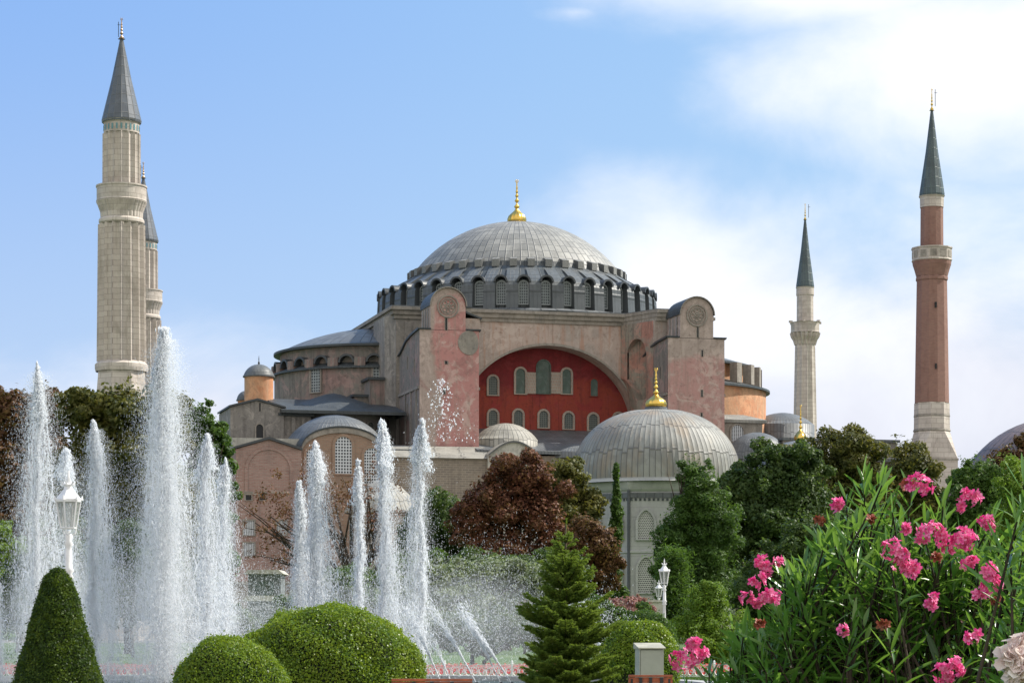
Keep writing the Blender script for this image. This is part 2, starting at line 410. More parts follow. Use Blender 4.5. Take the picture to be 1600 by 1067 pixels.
def WZ(py, d): return EYE + (HY - py) / F * d

# ------------------------------------------------------------------ ground
t = newmat('lawn_ground'); n = t.noise(t.ob, .08, 6); n2 = t.noise(t.ob, 9, 5)
c = t.mix(t.ramp(n, .4, .6), (.06, .12, .025), (.085, .14, .035)); c = t.mix(t.ramp(n2, .4, .7), c, (.045, .085, .02))
t.set(t.p.inputs['Base Color'], c); t.p.inputs['Roughness'].default_value = 1; bump(t, n2, .6, .05); M['lawn'] = t.m
g = MB().mat(M['lawn']); g.quad((-2500, -200, 0), (2500, -200, 0), (2500, 4500, 0), (-2500, 4500, 0)); tag(g.build('ground'), kind='structure')
M['paving'] = masonry('paving', (.30, .28, .25), (.26, .245, .22), (.2, .19, .17), .8, .8, .02, (.2, .18, .16), .3)
g = MB().mat(M['paving']); g.quad((-60, 78, .004), (60, 78, .004), (60, 92, .004), (-60, 92, .004)); tag(g.build('path'), kind='structure')
g = MB().mat(M['paving']); g.quad((-60, 16, .004), (60, 16, .004), (60, 38, .004), (-60, 38, .004)); tag(g.build('near_path'), kind='structure')
g = MB().mat(M['paving']); g.quad((-110, 205, .004), (110, 205, .004), (110, 246, .004), (-110, 246, .004)); tag(g.build('street'), kind='structure')

# ------------------------------------------------------------------ mosque
OX, OY, TH = .6, 290.0, R(15); cs, sn = math.cos(TH), math.sin(TH)
def A(px, b):
    K = (px - 800) / F; return (K * (OY + b * cs) - OX + b * sn) / (cs - K * sn)
def Z(py, a, b): return EYE + (HY - py) * (OY + a * sn + b * cs) / F
mosque = thing('mosque', 'huge domed rose and grey mosque with red arched wall behind the trees', 'mosque', (OX, OY, 0), TH)

# lower body
m = MB().mat(M['rubble']); m.box(-37.5, 37.5, -29, 29, 0, 20.2); m.build('lower_wall', mosque)
def slope(a0, a1, b0, b1, z0, z1, mat, name='roof', th=.35):
    q = MB().mat(mat); q.quad((a0, b0, z0), (a1, b0, z0), (a1, b1, z1), (a0, b1, z1), [(0, 0), (1, 0), (1, 1), (0, 1)])
    q.quad((a0, b0, z0 - th), (a1, b0, z0 - th), (a1, b0, z0), (a0, b0, z0), [(0, 0), (1, 0), (1, .1), (0, .1)])
    q.poly([(a0, b0, z0), (a0, b1, z1), (a0, b1, z0 - th), (a0, b0, z0 - th)]); q.poly([(a1, b0, z0), (a1, b1, z1), (a1, b1, z0 - th), (a1, b0, z0 - th)])
    return q.build(name, mosque)
slope(-12.5, 10.5, -29.6, -14.8, 20.7, 24.3, M['lead_mid'])
slope(-38.0, -18.2, -29.6, -14.8, 20.6, 22.2, M['lead_mid'])
slope(16.2, 38, -29.6, -14.8, 20.6, 23.4, M['lead_mid'])
slope(-38, 38, 29.6, 14.8, 20.6, 23.4, M['lead_mid'])
# cube under the dome
m = MB().mat(M['grey_pl']); m.box(-19, 18.5, -14.9, 17, 18, 37.3)
m.box(-19, -11.6, -17.5, -14.9, 18, 37.3); m.box(9.9, 18.5, -17.5, -14.9, 18, 37.3)
m.prism([(-19, -17.2), (-19, -9), (-19.9, -9.4), (-19.9, -15.6)], 18, 36.8)
m.box(-18.0, -17.2, -17.75, -17.5, 26, 36.0); m.box(-15.9, -15.2, -17.75, -17.5, 24, 35.4)
m.mat(M['grey_pink']); m.box(-21.6, -19.9, -15.6, -10, 18, 29.5); m.box(-23.2, -21.6, -14.6, -10, 18, 27.6)
m.mat(M['lead_dk']); m.box(-21.9, -19.9, -15.9, -10, 29.5, 29.8); m.box(-23.5, -21.6, -14.9, -10, 27.6, 27.9)
m.mat(M['brick_red']); m.box(14.8, 18.75, -17.75, -10, 32, 37.25)
m.build('dome_base_wall', mosque)
m = MB().mat(M['cornice'])
for (z0, z1, pr) in ((36.35, 36.8, .2), (36.8, 37.3, .45), (37.3, 37.65, .75)):
    m.prism([(-19 - pr, -17.5 - pr), (-6, -17.5 - pr), (8.0, -17.5 - pr), (10.3, -23.2 - pr * .5), (13, -23.2), (13, -17.5), (18.5 + pr, -17.5 - pr), (18.5 + pr, 17 + pr), (-19 - pr, 17 + pr)], z0, z1)
m.mat(M['lead_mid']); m.prism([(-19.6, -18.1), (8.3, -18.1), (10.5, -23.0), (12.8, -23), (13, -18), (19.1, -18.1), (19.1, 17.6), (-19.6, 17.6)], 37.65, 37.8)
m.build('cornice', mosque)

# great arch wall and its two diagonal piers
AC, AH, AR, AS = -.8, 10.6, 9.3, 24.5
def archz(a):
    q = 1 - ((a - AC) / AH) ** 2; return AS + AR * math.sqrt(max(q, 0))
m = MB().mat(M['arch_pl']); N = 56; xs = [AC - AH * math.cos(math.pi * i / N) for i in range(N + 1)]
for i in range(N):
    x0, x1 = xs[i], xs[i + 1]; z0, z1 = archz(x0), archz(x1)
    m.poly([(x0, -17.5, z0), (x1, -17.5, z1), (x1, -17.5, 36.4), (x0, -17.5, 36.4)])
    m.poly([(x0, -17.5, z0), (x1, -17.5, z1), (x1, -14.9, z1), (x0, -14.9, z0)])
m.mat(M['cornice'])
for i in range(N):      # thin archivolt lip
    x0, x1 = xs[i], xs[i + 1]; z0, z1 = archz(x0), archz(x1); k = .28
    m.quad((x0, -17.62, z0), (x1, -17.62, z1), (x1, -17.62, z1 + k), (x0, -17.62, z0 + k)); m.quad((x0, -17.62, z0), (x1, -17.62, z1), (x1, -17.5, z1), (x0, -17.5, z0))
    m.quad((x0, -17.62, z0 + k), (x1, -17.62, z1 + k), (x1, -17.5, z1 + k), (x0, -17.5, z0 + k))
m.mat(M['arch_pl']); m.box(-11.9, AC - AH, -17.5, -14.9, 20, 36.4)
m.build('great_arch', mosque)
def pier(sgn, a0, a1, name):
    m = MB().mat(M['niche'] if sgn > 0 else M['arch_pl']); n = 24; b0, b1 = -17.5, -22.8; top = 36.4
    nt0, nt1, nz0, nz1 = .2, .78, 27.5, 34.6      # niche
    rows = []
    for i in range(n + 1):
        tt = i / n; a = a0 + (a1 - a0) * tt; b = b0 + (b1 - b0) * tt
        zl = 22
        if tt < .56: zl = 24.0 + 6.2 * math.sqrt(max(0, 1 - (tt / .56) ** 2))
        rows.append((a, b, zl, tt))
    def nich(tt):   # top of the niche at tt, or None
        u = (tt - (nt0 + nt1) / 2) / ((nt1 - nt0) / 2)
        return None if abs(u) >= 1 else nz1 - 1.9 + 1.9 * math.sqrt(1 - u * u)
    nx, ny = (-(b1 - b0), (a1 - a0)); L = math.hypot(nx, ny); nx, ny = nx / L * -1, ny / L * -1
    if nx * -sgn < 0: nx, ny = -nx, -ny
    for i in range(n):
        (xa, ya, za, ta), (xb, yb, zb, tb) = rows[i], rows[i + 1]
        na, nb = nich(ta), nich(tb); mid = nich((ta + tb) / 2)
        if mid is None: m.poly([(xa, ya, za), (xb, yb, zb), (xb, yb, top), (xa, ya, top)])
        else:
            na = na or nz1 - 1.9; nb = nb or nz1 - 1.9; lo_a = max(nz0, za + .3); lo_b = max(nz0, zb + .3)
            m.poly([(xa, ya, za), (xb, yb, zb), (xb, yb, lo_b), (xa, ya, lo_a)]); m.poly([(xa, ya, na), (xb, yb, nb), (xb, yb, top), (xa, ya, top)])
            def dep(tt): 
                u = (tt - (nt0 + nt1) / 2) / ((nt1 - nt0) / 2); return 1.1 * math.sqrt(max(0, 1 - u * u))
            da, db = dep(ta), dep(tb)
            pa = (xa - nx * da, ya - ny * da); pb = (xb - nx * db, yb - ny * db)
            m.poly([(*pa, lo_a), (*pb, lo_b), (*pb, nb), (*pa, na)])
            m.poly([(xa, ya, na), (xb, yb, nb), (*pb, nb), (*pa, na)]); m.poly([(xa, ya, lo_a), (xb, yb, lo_b), (*pb, lo_b), (*pa, lo_a)])
        m.poly([(xa, ya, za), (xb, yb, zb), (xb, -17.5, zb), (xa, -17.5, za)])
    m.mat(M['cornice']); 
    m.quad((a0, -17.5, top), (a1, b1, top), (a1, -17.4, top), (a0, -17.4, top))
    return m.build(name, mosque, recalc=False)
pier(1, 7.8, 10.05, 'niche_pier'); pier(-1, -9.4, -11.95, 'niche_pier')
m = MB().mat(M['arch_pl']); m.box(10.05, 13, -23.0, -17.5, 20, 36.4); m.build('pier_wall', mosque)
m = MB().mat(M['arch_pl']); m.box(-14, -11.95, -23.0, -17.5, 20, 36.4)
m.mat(M['cornice']); m.box(-14.2, -11.6, -23.4, -17.5, 36.4, 37.0)
m.mat(M['lead_dk']); m.box(-14.3, -11.5, -23.5, -17.5, 37.0, 37.15); m.build('pier_wall', mosque)

# tympanum with its windows
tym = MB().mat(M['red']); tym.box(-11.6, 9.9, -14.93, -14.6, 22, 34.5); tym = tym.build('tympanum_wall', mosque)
TB = -14.93
def twin(px, ytop, ybot, wpx, pane, sur=.24, kind='round', sm=None):
    a = A(px, TB); y = OY + a * sn + TB * cs; k = y / F
    z0, z1 = Z(ybot, a, TB), Z(ytop, a, TB)
    return window(mosque, (a, TB, z0), 0, wpx * k, z1 - z0, pane, kind, sur, sm, name='tympanum_window', proud=.18)
for px, y0, y1 in ((770, 641, 665), (809.5, 641, 667), (849, 642, 668), (888, 645, 670), (926.5, 647, 672), (966, 646, 674)):
    twin(px, y0, y1, 14, M['lat_tymp'])
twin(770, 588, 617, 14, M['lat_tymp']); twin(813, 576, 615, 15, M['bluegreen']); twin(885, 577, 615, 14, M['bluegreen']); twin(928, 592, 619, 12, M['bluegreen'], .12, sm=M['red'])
twin(849, 563, 615, 21, M['bluegreen'], .12, sm=M['bluegreen'])
for p0, p1 in ((822.5, 837), (861, 876)):
    m = MB().mat(M['surround']); a0, a1 = A(p0, TB), A(p1, TB); m.box(a0, a1, TB - .12, TB, Z(615, a0, TB), Z(581.5, a0, TB)); m.build('stone_panel', mosque)

# drum
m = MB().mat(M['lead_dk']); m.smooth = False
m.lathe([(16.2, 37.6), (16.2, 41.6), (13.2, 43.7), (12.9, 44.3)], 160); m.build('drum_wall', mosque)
m = MB().mat(M['lead_mid']); m.lathe([(18.3, 37.8), (17.4, 38.15), (15, 38.3)], 120); m.build('drum_ledge', mosque)
def hull(m, cols):   # radial wedge from inner r to outer r
    pass
NB = 40
wed = MB().mat(M['lead_drum']); hw = .70
prof = [(14.6, 38.1), (17.25, 38.1), (17.1, 40.9), (16.85, 41.4), (16.2, 41.9), (14.6, 42.9), (13.2, 43.6)]
wed.extr([(r, z) for r, z in prof], -hw, hw, 'y')
wedo = wed.build('drum_buttress', None)
wedo2 = None
hood = MB().mat(M['lead_dk']); n = 10; ri, ro, zc = .62, .84, 41.25
for i in range(n):
    a0, a1 = math.pi * i / n, math.pi * (i + 1) / n
    P = lambda r, rr, a: (r, rr * math.cos(a), zc + rr * math.sin(a) * .95)
    hood.poly([P(17.2, ri, a0), P(17.2, ro, a0), P(17.2, ro, a1), P(17.2, ri, a1)])
    hood.poly([P(17.2, ro, a0), P(14, ro, a0), P(14, ro, a1), P(17.2, ro, a1)]); hood.poly([P(17.2, ri, a0), P(15, ri, a0), P(15, ri, a1), P(17.2, ri, a1)])
hoodo = hood.build('window_hood', None, recalc=False)
blk = MB().mat(M['lead_big']); blk.extr([(12.6, 43.6), (13.5, 43.6), (13.5, 44.45), (12.6, 44.75)], -.42, .42, 'y')
blko = blk.build('dome_foot_block', None)
pts = arch_pts(1.0, 2.6); win = MB().mat(M['lat_drum']); win.extr(pts, -.02, .1, 'y', [(x / 1.0 + .5, z / 2.6) for x, z in pts])
wino = win.build('drum_window', None); fr = MB().mat(M['lat_drum']); 
fr = MB().mat(paint('window_frame_grey', (.42, .45, .45), .5)); op = arch_pts(1.30, 2.75); k = fr.verts([(x, -.12, z) for x, z in pts] + [(x, -.12, z - (.1 if z == 0 else 0)) for x, z in op] + [(x, .05, z) for x, z in op]); nn = len(pts)
for i in range(nn):
    j = (i + 1) % nn; fr.face((k + i, k + j, k + nn + j, k + nn + i)); fr.face((k + nn + i, k + nn + j, k + 2 * nn + j, k + 2 * nn + i))
fro = fr.build('window_frame', wino)
first = True
for i in range(NB):
    a = 2 * math.pi * (i + .12) / NB; am = a + math.pi / NB
    if first: ws, hs, bs, wi = wedo, hoodo, blko, wino
    else: ws, hs, bs = dup(wedo), dup(hoodo), dup(blko); wi = dup(wino)
    first = False
    for o, an in ((ws, a), (hs, am), (bs, a)): o.parent = mosque; o.rotation_euler = (0, 0, an)
    wi.parent = mosque; wi.location = (16.25 * math.cos(am), 16.25 * math.sin(am), 38.75); wi.rotation_euler = (0, 0, am + math.pi / 2)
# main dome
def cap(r, z0, rise, n=14):
    Rr = (r * r + rise * rise) / (2 * rise); zc = z0 + rise - Rr; a0 = math.asin(min(1, r / Rr)); 
    if rise > r: a0 = math.pi - a0
    return [(Rr * math.sin(a0 * (1 - i / n)) if i < n else .02, zc + Rr * math.cos(a0 * (1 - i / n))) for i in range(n + 1)]
m = MB().mat(M['lead_big']); m.smooth = True; m.lathe([(13.0, 43.8)] + cap(12.95, 44.2, 6.7, 26), 168); m.build('dome', mosque)
def finial(parent, loc, h, r, mat, name='finial', bulb=True, ribs=14):
    """a ribbed gilded bulb with a stack of knobs and a tip"""
    m = MB().mat(mat); m.smooth = True
    if bulb:
        p = [(r * .85, 0), (r * 1.0, h * .05), (r * 1.02, h * .10), (r * .9, h * .17), (r * .6, h * .23), (r * .28, h * .29), (r * .16, h * .34)]
        m.lathe(p, ribs * 4, rf=lambda a: 1 + .07 * abs(math.sin(a * ribs / 2)) - .03); z = h * .33
    else: z = 0; m.lathe([(r * .5, 0), (r * .2, h * .06)], 10)
    ks = [(.30, .12), (.24, .10), (.19, .08), (.14, .07), (.10, .06)]; left = h - z; zz = z
    for kr, kh in ks:
        hh = left * kh * 1.35; m.lathe([(r * .09, zz), (r * kr, zz + hh * .35), (r * kr, zz + hh * .5), (r * .1, zz + hh), (r * .07, zz + hh * 1.35)], 14); zz += hh * 1.3
    m.lathe([(r * .07, zz), (r * .06, h * .94), (.005, h)], 8)
    # crescent-like tip
    m.tube([(r * .16 * math.cos(q), 0, h * .95 + r * .16 * math.sin(q)) for q in [math.pi * (.65 + 1.7 * i / 8) for i in range(9)]], r * .035, 5)
    o = m.build(name, parent); o.location = loc; return o
finial(mosque, (0, 0, 50.8), 5.5, 1.12, M['gold'])

# great buttress towers
def rosette(parent, loc, r):
    m = MB().mat(M['cornice'])
    for (r0, r1, y) in ((r * .88, r, -.14), (r * .66, r * .74, -.10)):
        n = 32
        for i in range(n):
            a0, a1 = 2 * math.pi * i / n, 2 * math.pi * (i + 1) / n
            P = lambda rr, a, yy: (rr * math.cos(a), yy, rr * math.sin(a))
            m.quad(P(r0, a0, y), P(r1, a0, y), P(r1, a1, y), P(r0, a1, y)); m.quad(P(r1, a0, y), P(r1, a0, 0), P(r1, a1, 0), P(r1, a1, y)); m.quad(P(r0, a0, y), P(r0, a0, 0), P(r0, a1, 0), P(r0, a1, y))
    for k in range(8):
        a = 2 * math.pi * k / 8; cx, cz = r * .42 * math.cos(a), r * .42 * math.sin(a)
        m.tube([(cx + r * .17 * math.cos(q), -.05, cz + r * .17 * math.sin(q)) for q in [2 * math.pi * i / 10 for i in range(11)]], r * .045, 5)
    m.tube([(r * .14 * math.cos(q), -.05, r * .14 * math.sin(q)) for q in [2 * math.pi * i / 10 for i in range(11)]], r * .06, 5)
    o = m.build('rosette', parent); o.location = loc; return o
def buttress(a0, a1, mat, side, slits, right):
    b0, b1 = -28.0, -17.5
    p = [(b0, 0), (b1, 0), (b1, 32.0), (-18.6, 32.2), (-21.5, 33.2), (-24.3, 33.6), (b0, 33.85)]
    m = MB().mat(side); m.extr(p, a0, a1, 'x')
    m.mat(mat); m.box(a0 - .0, a1 + .0, b0 - .02, b0 + .05, 0, 33.85)
    for q in range(len(m.v)): pass
    top = [(b0 + .05, 33.85), (-24.3, 33.62), (-21.5, 33.22), (-18.6, 32.22), (b1, 32.02), (b1, 32.2), (-18.6, 32.4), (-21.5, 33.42), (-24.3, 33.86), (b0 + .05, 34.08)]
    m.mat(M['lead_dk']); m.extr(top, a0 - .22, a1 + .22, 'x')
    m.mat(M['cornice']); m.box(a0 - .16, a0, b0 + .1, b1, 27.4, 27.7); m.box(a1, a1 + .16, b0 + .1, b1, 27.4, 27.7)
    m.mat(M['grey_pl'])
    for q in range(3): m.box(a0 - .12, a0, -26.5 + q * 2.7, -26.1 + q * 2.7, 20.5, 27.4)
    c_ = (a0 + a1) / 2
    m.mat(M['lead_dk']); m.box(a0 - .22, c_ - 2.1, b0 - .2, b0 + .04, 33.9, 34.04); m.box(c_ + 2.1, a1 + .22, b0 - .2, b0 + .04, 33.9, 34.04)
    wall = m.build('buttress', mosque)
    c = (a0 + a1) / 2 + (.05 if right else -.15); r = 1.98
    ap = [(c - r, 33.9), (c + r, 33.9)] + [(c + r * math.cos(math.pi * i / 16), 36.5 + r * math.sin(math.pi * i / 16)) for i in range(17)]
    m = MB().mat(mat); m.extr(ap, b0 - .02, -23.6, 'y')
    m.mat(M['lead_dk']); n = 16
    ro, rr = r + .13, r + .02
    for i in range(n + 1 - 1):
        q0, q1 = math.pi * i / n, math.pi * (i + 1) / n
        P = lambda R_, q, y: (c + R_ * math.cos(q), y, 36.5 + R_ * math.sin(q))
        m.quad(P(ro, q0, b0 - .3), P(ro, q1, b0 - .3), P(ro, q1, -23.4), P(ro, q0, -23.4)); m.mat(M['cornice']); m.quad(P(rr, q0, b0 - .3), P(ro, q0, b0 - .3), P(ro, q1, b0 - .3), P(rr, q1, b0 - .3)); m.mat(M['lead_dk'])
        m.quad(P(rr, q0, b0 - .3), P(rr, q1, b0 - .3), P(rr, q1, b0 - .02), P(rr, q0, b0 - .02))
    m.mat(M['grey_pl'])
    for y in (-27.2, -26.0, -24.8): m.box(c - r - .08, c - r, y, y + .5, 34.2, 36.4)
    tow = m.build('buttress_head', wall)
    rosette(wall, (c, b0 - .02, 36.45), 1.25)
    for (px, y0, y1, wpx) in slits:
        a = A(px, b0); z0, z1 = Z(y1, a, b0), Z(y0, a, b0); slit(wall, (a, b0 - .03, z0), wpx * .071, z1 - z0)
    for k, bb in enumerate((-25.5, -22.0)):
        for zz in (24.2, 29.5): slit(wall, (a0, bb, zz + k * .7), .28, 1.3, -math.pi / 2)
    return wall
buttress(-18.6, -11.9, M['rose_l'], M['grey_pink'], ((697, 497, 516, 3.2), (697, 564, 569, 4), (694, 606, 616, 3)), False)
buttress(10.05, 16.8, M['rose_r'], M['grey_pink'], ((1090, 511, 527, 2.6), (1097, 547, 557, 2.6), (1096.5, 609, 620, 2.6), (1096, 645, 657, 2.6)), True)
# scroll patches beside the rosettes and cap stones on the left head
m = MB().mat(M['cornice']); n = 20; ca, cz, rr = -12.95, 32.55, 1.35
m.extr([(ca + rr * math.cos(2 * math.pi * i / n) * (1 if math.cos(2 * math.pi * i / n) < 0 else .75), cz + rr * math.sin(2 * math.pi * i / n)) for i in range(n)], -28.1, -28.0, 'y')
m.mat(M['arch_pl']); m.box(-13.4, -11.7, -27.6, -23.4, 34.0, 35.3); m.mat(M['lead_dk']); m.extr([(-13.5, 35.9), (-11.5, 35.2), (-11.5, 35.4), (-13.5, 36.1)], -27.8, -23.4, 'y')
m.build('scroll_block', mosque)

# west and east half domes
def halfdome(cx, cy, tiers, r, z0, z1, zt, wall, nm, a0=0.):
    m = MB().mat(wall); m.smooth = True
    m.lathe([(r, 18), (r, z1 - 2.7)], 72, cx, cy); m.lathe([(r - .7, z1 - 2.7), (r - .7, z1)], 72, cx, cy); m.smooth = False
    m.mat(M['lead_dk']); m.lathe([(r, z1 - 2.75), (r + .45, z1 - 2.75), (r + .45, z1 - 2.55), (r - .7, z1 - 2.0)], 72, cx, cy)
    m.lathe([(r - .7, z1 - .15), (r + .1, z1 - .15), (r + .1, z1 + .1), (r - .8, z1 + .35)], 72, cx, cy)
    m.mat(M['lead_mid']); m.smooth = True; m.lathe(cap(r - .8, z1 + .3, zt - z1 - .3, 10), 72, cx, cy)
    return m.build(nm, mosque)
hd = halfdome(-17, 0, 1, 12.9, 18, 34.0, 37.2, M['grey_pink'], 'half_dome')
HC = (-17, 0)
for k in range(9):      # hooded vents round its crown
    an = R(-178 + k * 14.5)
    m = MB().mat(M['lead_dk']); n = 8
    for i in range(n):
        q0, q1 = math.pi * i / n, math.pi * (i + 1) / n
        P = lambda rad, rr, q: (rad, rr * math.cos(q), 31.9 + rr * math.sin(q))
        m.poly([P(13.1, .78, q0), P(13.1, 1.02, q0), P(13.1, 1.02, q1), P(13.1, .78, q1)]); m.poly([P(13.1, 1.02, q0), P(12.1, 1.02, q0), P(12.1, 1.02, q1), P(13.1, 1.02, q1)]); m.poly([P(13.1, .78, q0), P(12.1, .78, q0), P(12.1, .78, q1), P(13.1, .78, q1)])
    m.mat(M['grey_pink']); m.box(12.1, 13.15, 1.02, 1.9, 31.4, 32.5); m.box(12.1, 13.15, -1.9, -1.02, 31.4, 32.5)
    o = m.build('vent_hood', mosque, recalc=False); o.location = (HC[0], HC[1], 0); o.rotation_euler = (0, 0, an)
for an in (-103, -138, -76):
    aa = R(an); window(mosque, (-17 + 12.9 * math.cos(aa), 12.9 * math.sin(aa), 28.6), aa + math.pi / 2, 1.35, 2.7, M['lat_drum'], 'flat', .22, M['cornice'], name='half_dome_window')
halfdome(17, 0, 1, 13.0, 18, 33.3, 35.8, M['orange'], 'half_dome')
m = MB().mat(M['orange']); m.smooth = True; m.lathe([(14.6, 18), (14.6, 30.2)], 72, 17, 0); m.smooth = False; m.mat(M['lead_dk']); m.lathe([(14.6, 30.2), (15.1, 30.2), (15.1, 30.45), (13, 31.0)], 72, 17, 0); m.build('apse_wall', mosque)
for k in range(8):
    an = R(-70 + k * 13); o = MB().mat(M['cornice']); o.box(13.0, 14.1, -.5, .5, 30.8, 33.2); q = o.build('apse_buttress', mosque); q.location = (17, 0, 0); q.rotation_euler = (0, 0, an)
# south-west exedra with its wavy lead roof
EX = (-25.6, -14.2)
m = MB().mat(M['grey_pl']); m.smooth = True; m.lathe([(6.4, 18), (6.4, 25.3)], 48, *EX); m.smooth = False
m.mat(M['lead_dk']); m.lathe([(6.4, 25.2), (7.0, 25.2), (7.0, 25.45)], 48, *EX); m.lathe([(7.0, 25.45), (4.5, 26.6), (1, 27.8), (.02, 28)], 48, *EX); m.build('exedra', mosque)
for an in (-150, -120, -95, -60):
    aa = R(an); window(mosque, (EX[0] + 6.4 * math.cos(aa), EX[1] + 6.4 * math.sin(aa), 22.2), aa + math.pi / 2, .9, 2.1, M['lat_tymp'], 'round', .22, M['grey_pl'], name='exedra_window')
slope(-33, -19, -23, -12, 25.2, 27.4, M['lead_dk'])
m = MB().mat(M['grey_pl']); m.box(-33, -29.5, -21.6, -12, 18, 24.6); m.box(-30.6, -30.2, -21.9, -21.6, 18, 24.4); m.box(-31.7, -31.3, -21.9, -21.6, 18, 24.4); m.mat(M['lead_dk']); m.box(-33.2, -29.2, -22.1, -12, 24.6, 24.9); m.build('aisle_wall', mosque)
# stair block in the far left
a0, a1 = -38.5, -32.6; am = (a0 + a1) / 2
m = MB().mat(M['grey_pl']); m.extr([(a0, 0), (a1, 0), (a1, 25.4), (am, 26.2), (a0, 25.4)], -22, -13, 'y')
m.mat(M['lead_dk']); m.extr([(a0 - .2, 25.4), (am, 26.22), (a1 + .2, 25.4), (a1 + .2, 25.6), (am, 26.45), (a0 - .2, 25.6)], -22.3, -13, 'y'); m.build('stair_block', mosque)
a = A(405.5, -22); window(mosque, (a, -22, Z(684, a, -22)), 0, .78, 1.5, M['dark'], 'round', .12, M['cornice'], name='arched_window'); slit(mosque, (A(406, -22), -22.0, Z(642, -36, -22)), .2, .9)
# turrets
def turret(a, b, r, z0, z1, zt, nm='turret'):
    m = MB().mat(M['orange']); m.smooth = True; m.lathe([(r, z0), (r, z1)], 32, a, b); m.mat(M['lead_mid']); m.smooth = False; m.lathe([(r, z1), (r + .18, z1), (r + .18, z1 + .15)], 32, a, b)
    m.smooth = True; m.lathe(cap(r + .12, z1 + .15, zt - z1 - .15, 8), 32, a, b); m.mat(M['iron']); m.lathe([(.1, zt - .05), (.12, zt + .2), (.04, zt + .35), (.05, zt + .6), (.01, zt + 1)], 8, a, b); return m.build(nm, mosque)
turret(-33.8, -12, 1.65, 20, 29.8, 31.3); turret(-34.7, -8.5, 1.0, 20, 27.4, 28.6)
# brick block at the left with a blind arch
b = -37; a0, a1 = -40.1, -33.25; am = (a0 + a1) / 2
m = MB().mat(M['brick_red']); m.extr([(a0, 0), (a1, 0), (a1, 19.7), (am, 20.75), (a0, 19.7)], b, -28.9, 'y')
m.mat(M['lead_dk']); m.extr([(a0 - .25, 19.72), (am, 20.78), (a1 + .05, 19.72), (a1 + .05, 19.95), (am, 21.05), (a0 - .25, 19.95)], b - .3, -28.9, 'y')
m.mat(M['white_wall']); m.box(a0 + .6, a1 + 2.5, -30.5, -28.95, 20.3, 21.4); m.build('brick_block', mosque)
m = MB().mat(M['brick_red']); n = 16; r = 2.2; zc = 17.6
for i in range(n):
    q0, q1 = math.pi * i / n, math.pi * (i + 1) / n
    P = lambda rr, q, y: (am + rr * math.cos(q), y, zc + rr * math.sin(q) * .95)
    m.quad(P(r, q0, b - .12), P(r + .3, q0, b - .12), P(r + .3, q1, b - .12), P(r, q1, b - .12)); m.quad(P(r + .3, q0, b - .12), P(r + .3, q0, b), P(r + .3, q1, b), P(r + .3, q1, b - .12)); m.quad(P(r, q0, b - .12), P(r, q0, b), P(r, q1, b), P(r, q1, b - .12))
m.box(am - r - .3, am - r, b - .12, b, 15.2, 17.6); m.box(am + r, am + r + .3, b - .12, b, 15.2, 17.6)
m.mat(M['surround']); m.box(a0 + .9, a0 + 2.6, b - .08, b, 15.0, 15.3); m.box(a0 + 3.6, a0 + 5.6, b - .08, b, 15.2, 15.4)
m.build('blind_arch', mosque)
for px, y0, y1, wp, pn, kd in ((388, 770, 781, 9, M['dark'], 'flat'), (410, 770, 781, 9, M['dark'], 'flat'), (389, 813, 836, 17, M['lat_white'], 'flat'), (389, 848, 868, 17, M['lat_white'], 'flat'), (440, 813, 836, 15, M['lat_white'], 'flat')):
    a = A(px, b); z0, z1 = Z(y1, a, b), Z(y0, a, b); window(mosque, (a, b, z0), 0, wp * .0665, z1 - z0, pn, kd, .14, M['cornice'], name='block_window')
# buff brick front with the lattice windows under an arched gable
b = -34; a0, a1 = A(471, b), A(597, b); am = (a0 + a1) / 2; hw = (a1 - a0) / 2
top = [(am + hw * math.cos(math.pi * i / 20), 20.2 + 2.2 * math.sin(math.pi * i / 20)) for i in range(21)]
m = MB().mat(M['brick_buff']); m.extr([(a0, 0), (a1, 0)] + top, b, -28.95, 'y')
m.mat(M['cornice']); n = 20
for i in range(n):
    (x0, z0), (x1, z1) = top[i], top[i + 1]; m.quad((x0, b - .2, z0 - .55), (x1, b - .2, z1 - .55), (x1, b - .2, z1), (x0, b - .2, z0)); m.quad((x0, b - .2, z0 - .55), (x1, b - .2, z1 - .55), (x1, b, z1 - .55), (x0, b, z0 - .55))
m.mat(M['lead_dk'])
for i in range(n):
    (x0, z0), (x1, z1) = top[i], top[i + 1]; m.quad((x0, b - .3, z0), (x1, b - .3, z1), (x1, b - .3, z1 + .18), (x0, b - .3, z0 + .18)); m.quad((x0, b - .3, z0 + .18), (x1, b - .3, z1 + .18), (x1, -28.9, z1 + .18), (x0, -28.9, z0 + .18))
m.build('gabled_front', mosque, recalc=False)
for px, y0, y1, wp in ((536.5, 682, 740, 27), (580, 700, 756, 23), (489, 700, 756, 21)):
    a = A(px, b); z0, z1 = Z(y1, a, b), Z(y0, a, b); window(mosque, (a, b, z0), 0, wp * .0677, z1 - z0, M['lat_white'], 'round', .3, M['brick_buff'], name='lattice_window')
m = MB().mat(M['lead_mid']); m.smooth = True; m.lathe(cap(5.9, 20.2, 4.1, 14), 60, -27.9, -27.6); m.build('aisle_dome', mosque)
# pale stone wall and its sloped lead roof
a0, a1 = A(612, -31), A(764, -31)
m = MB().mat(M['rubble']); m.box(a0, a1, -31, -28.95, 0, 19.6); m.box(a1 + .05, 38, -30.4, -28.95, 0, 19); m.build('stone_wall', mosque)
q = MB().mat(M['lead_lt']); q.extr([(-31.4, 19.6), (-28.2, 21.1), (-28.2, 19.6)], a0 - .1, a1 + .2, 'x'); q.build('wall_roof', mosque)
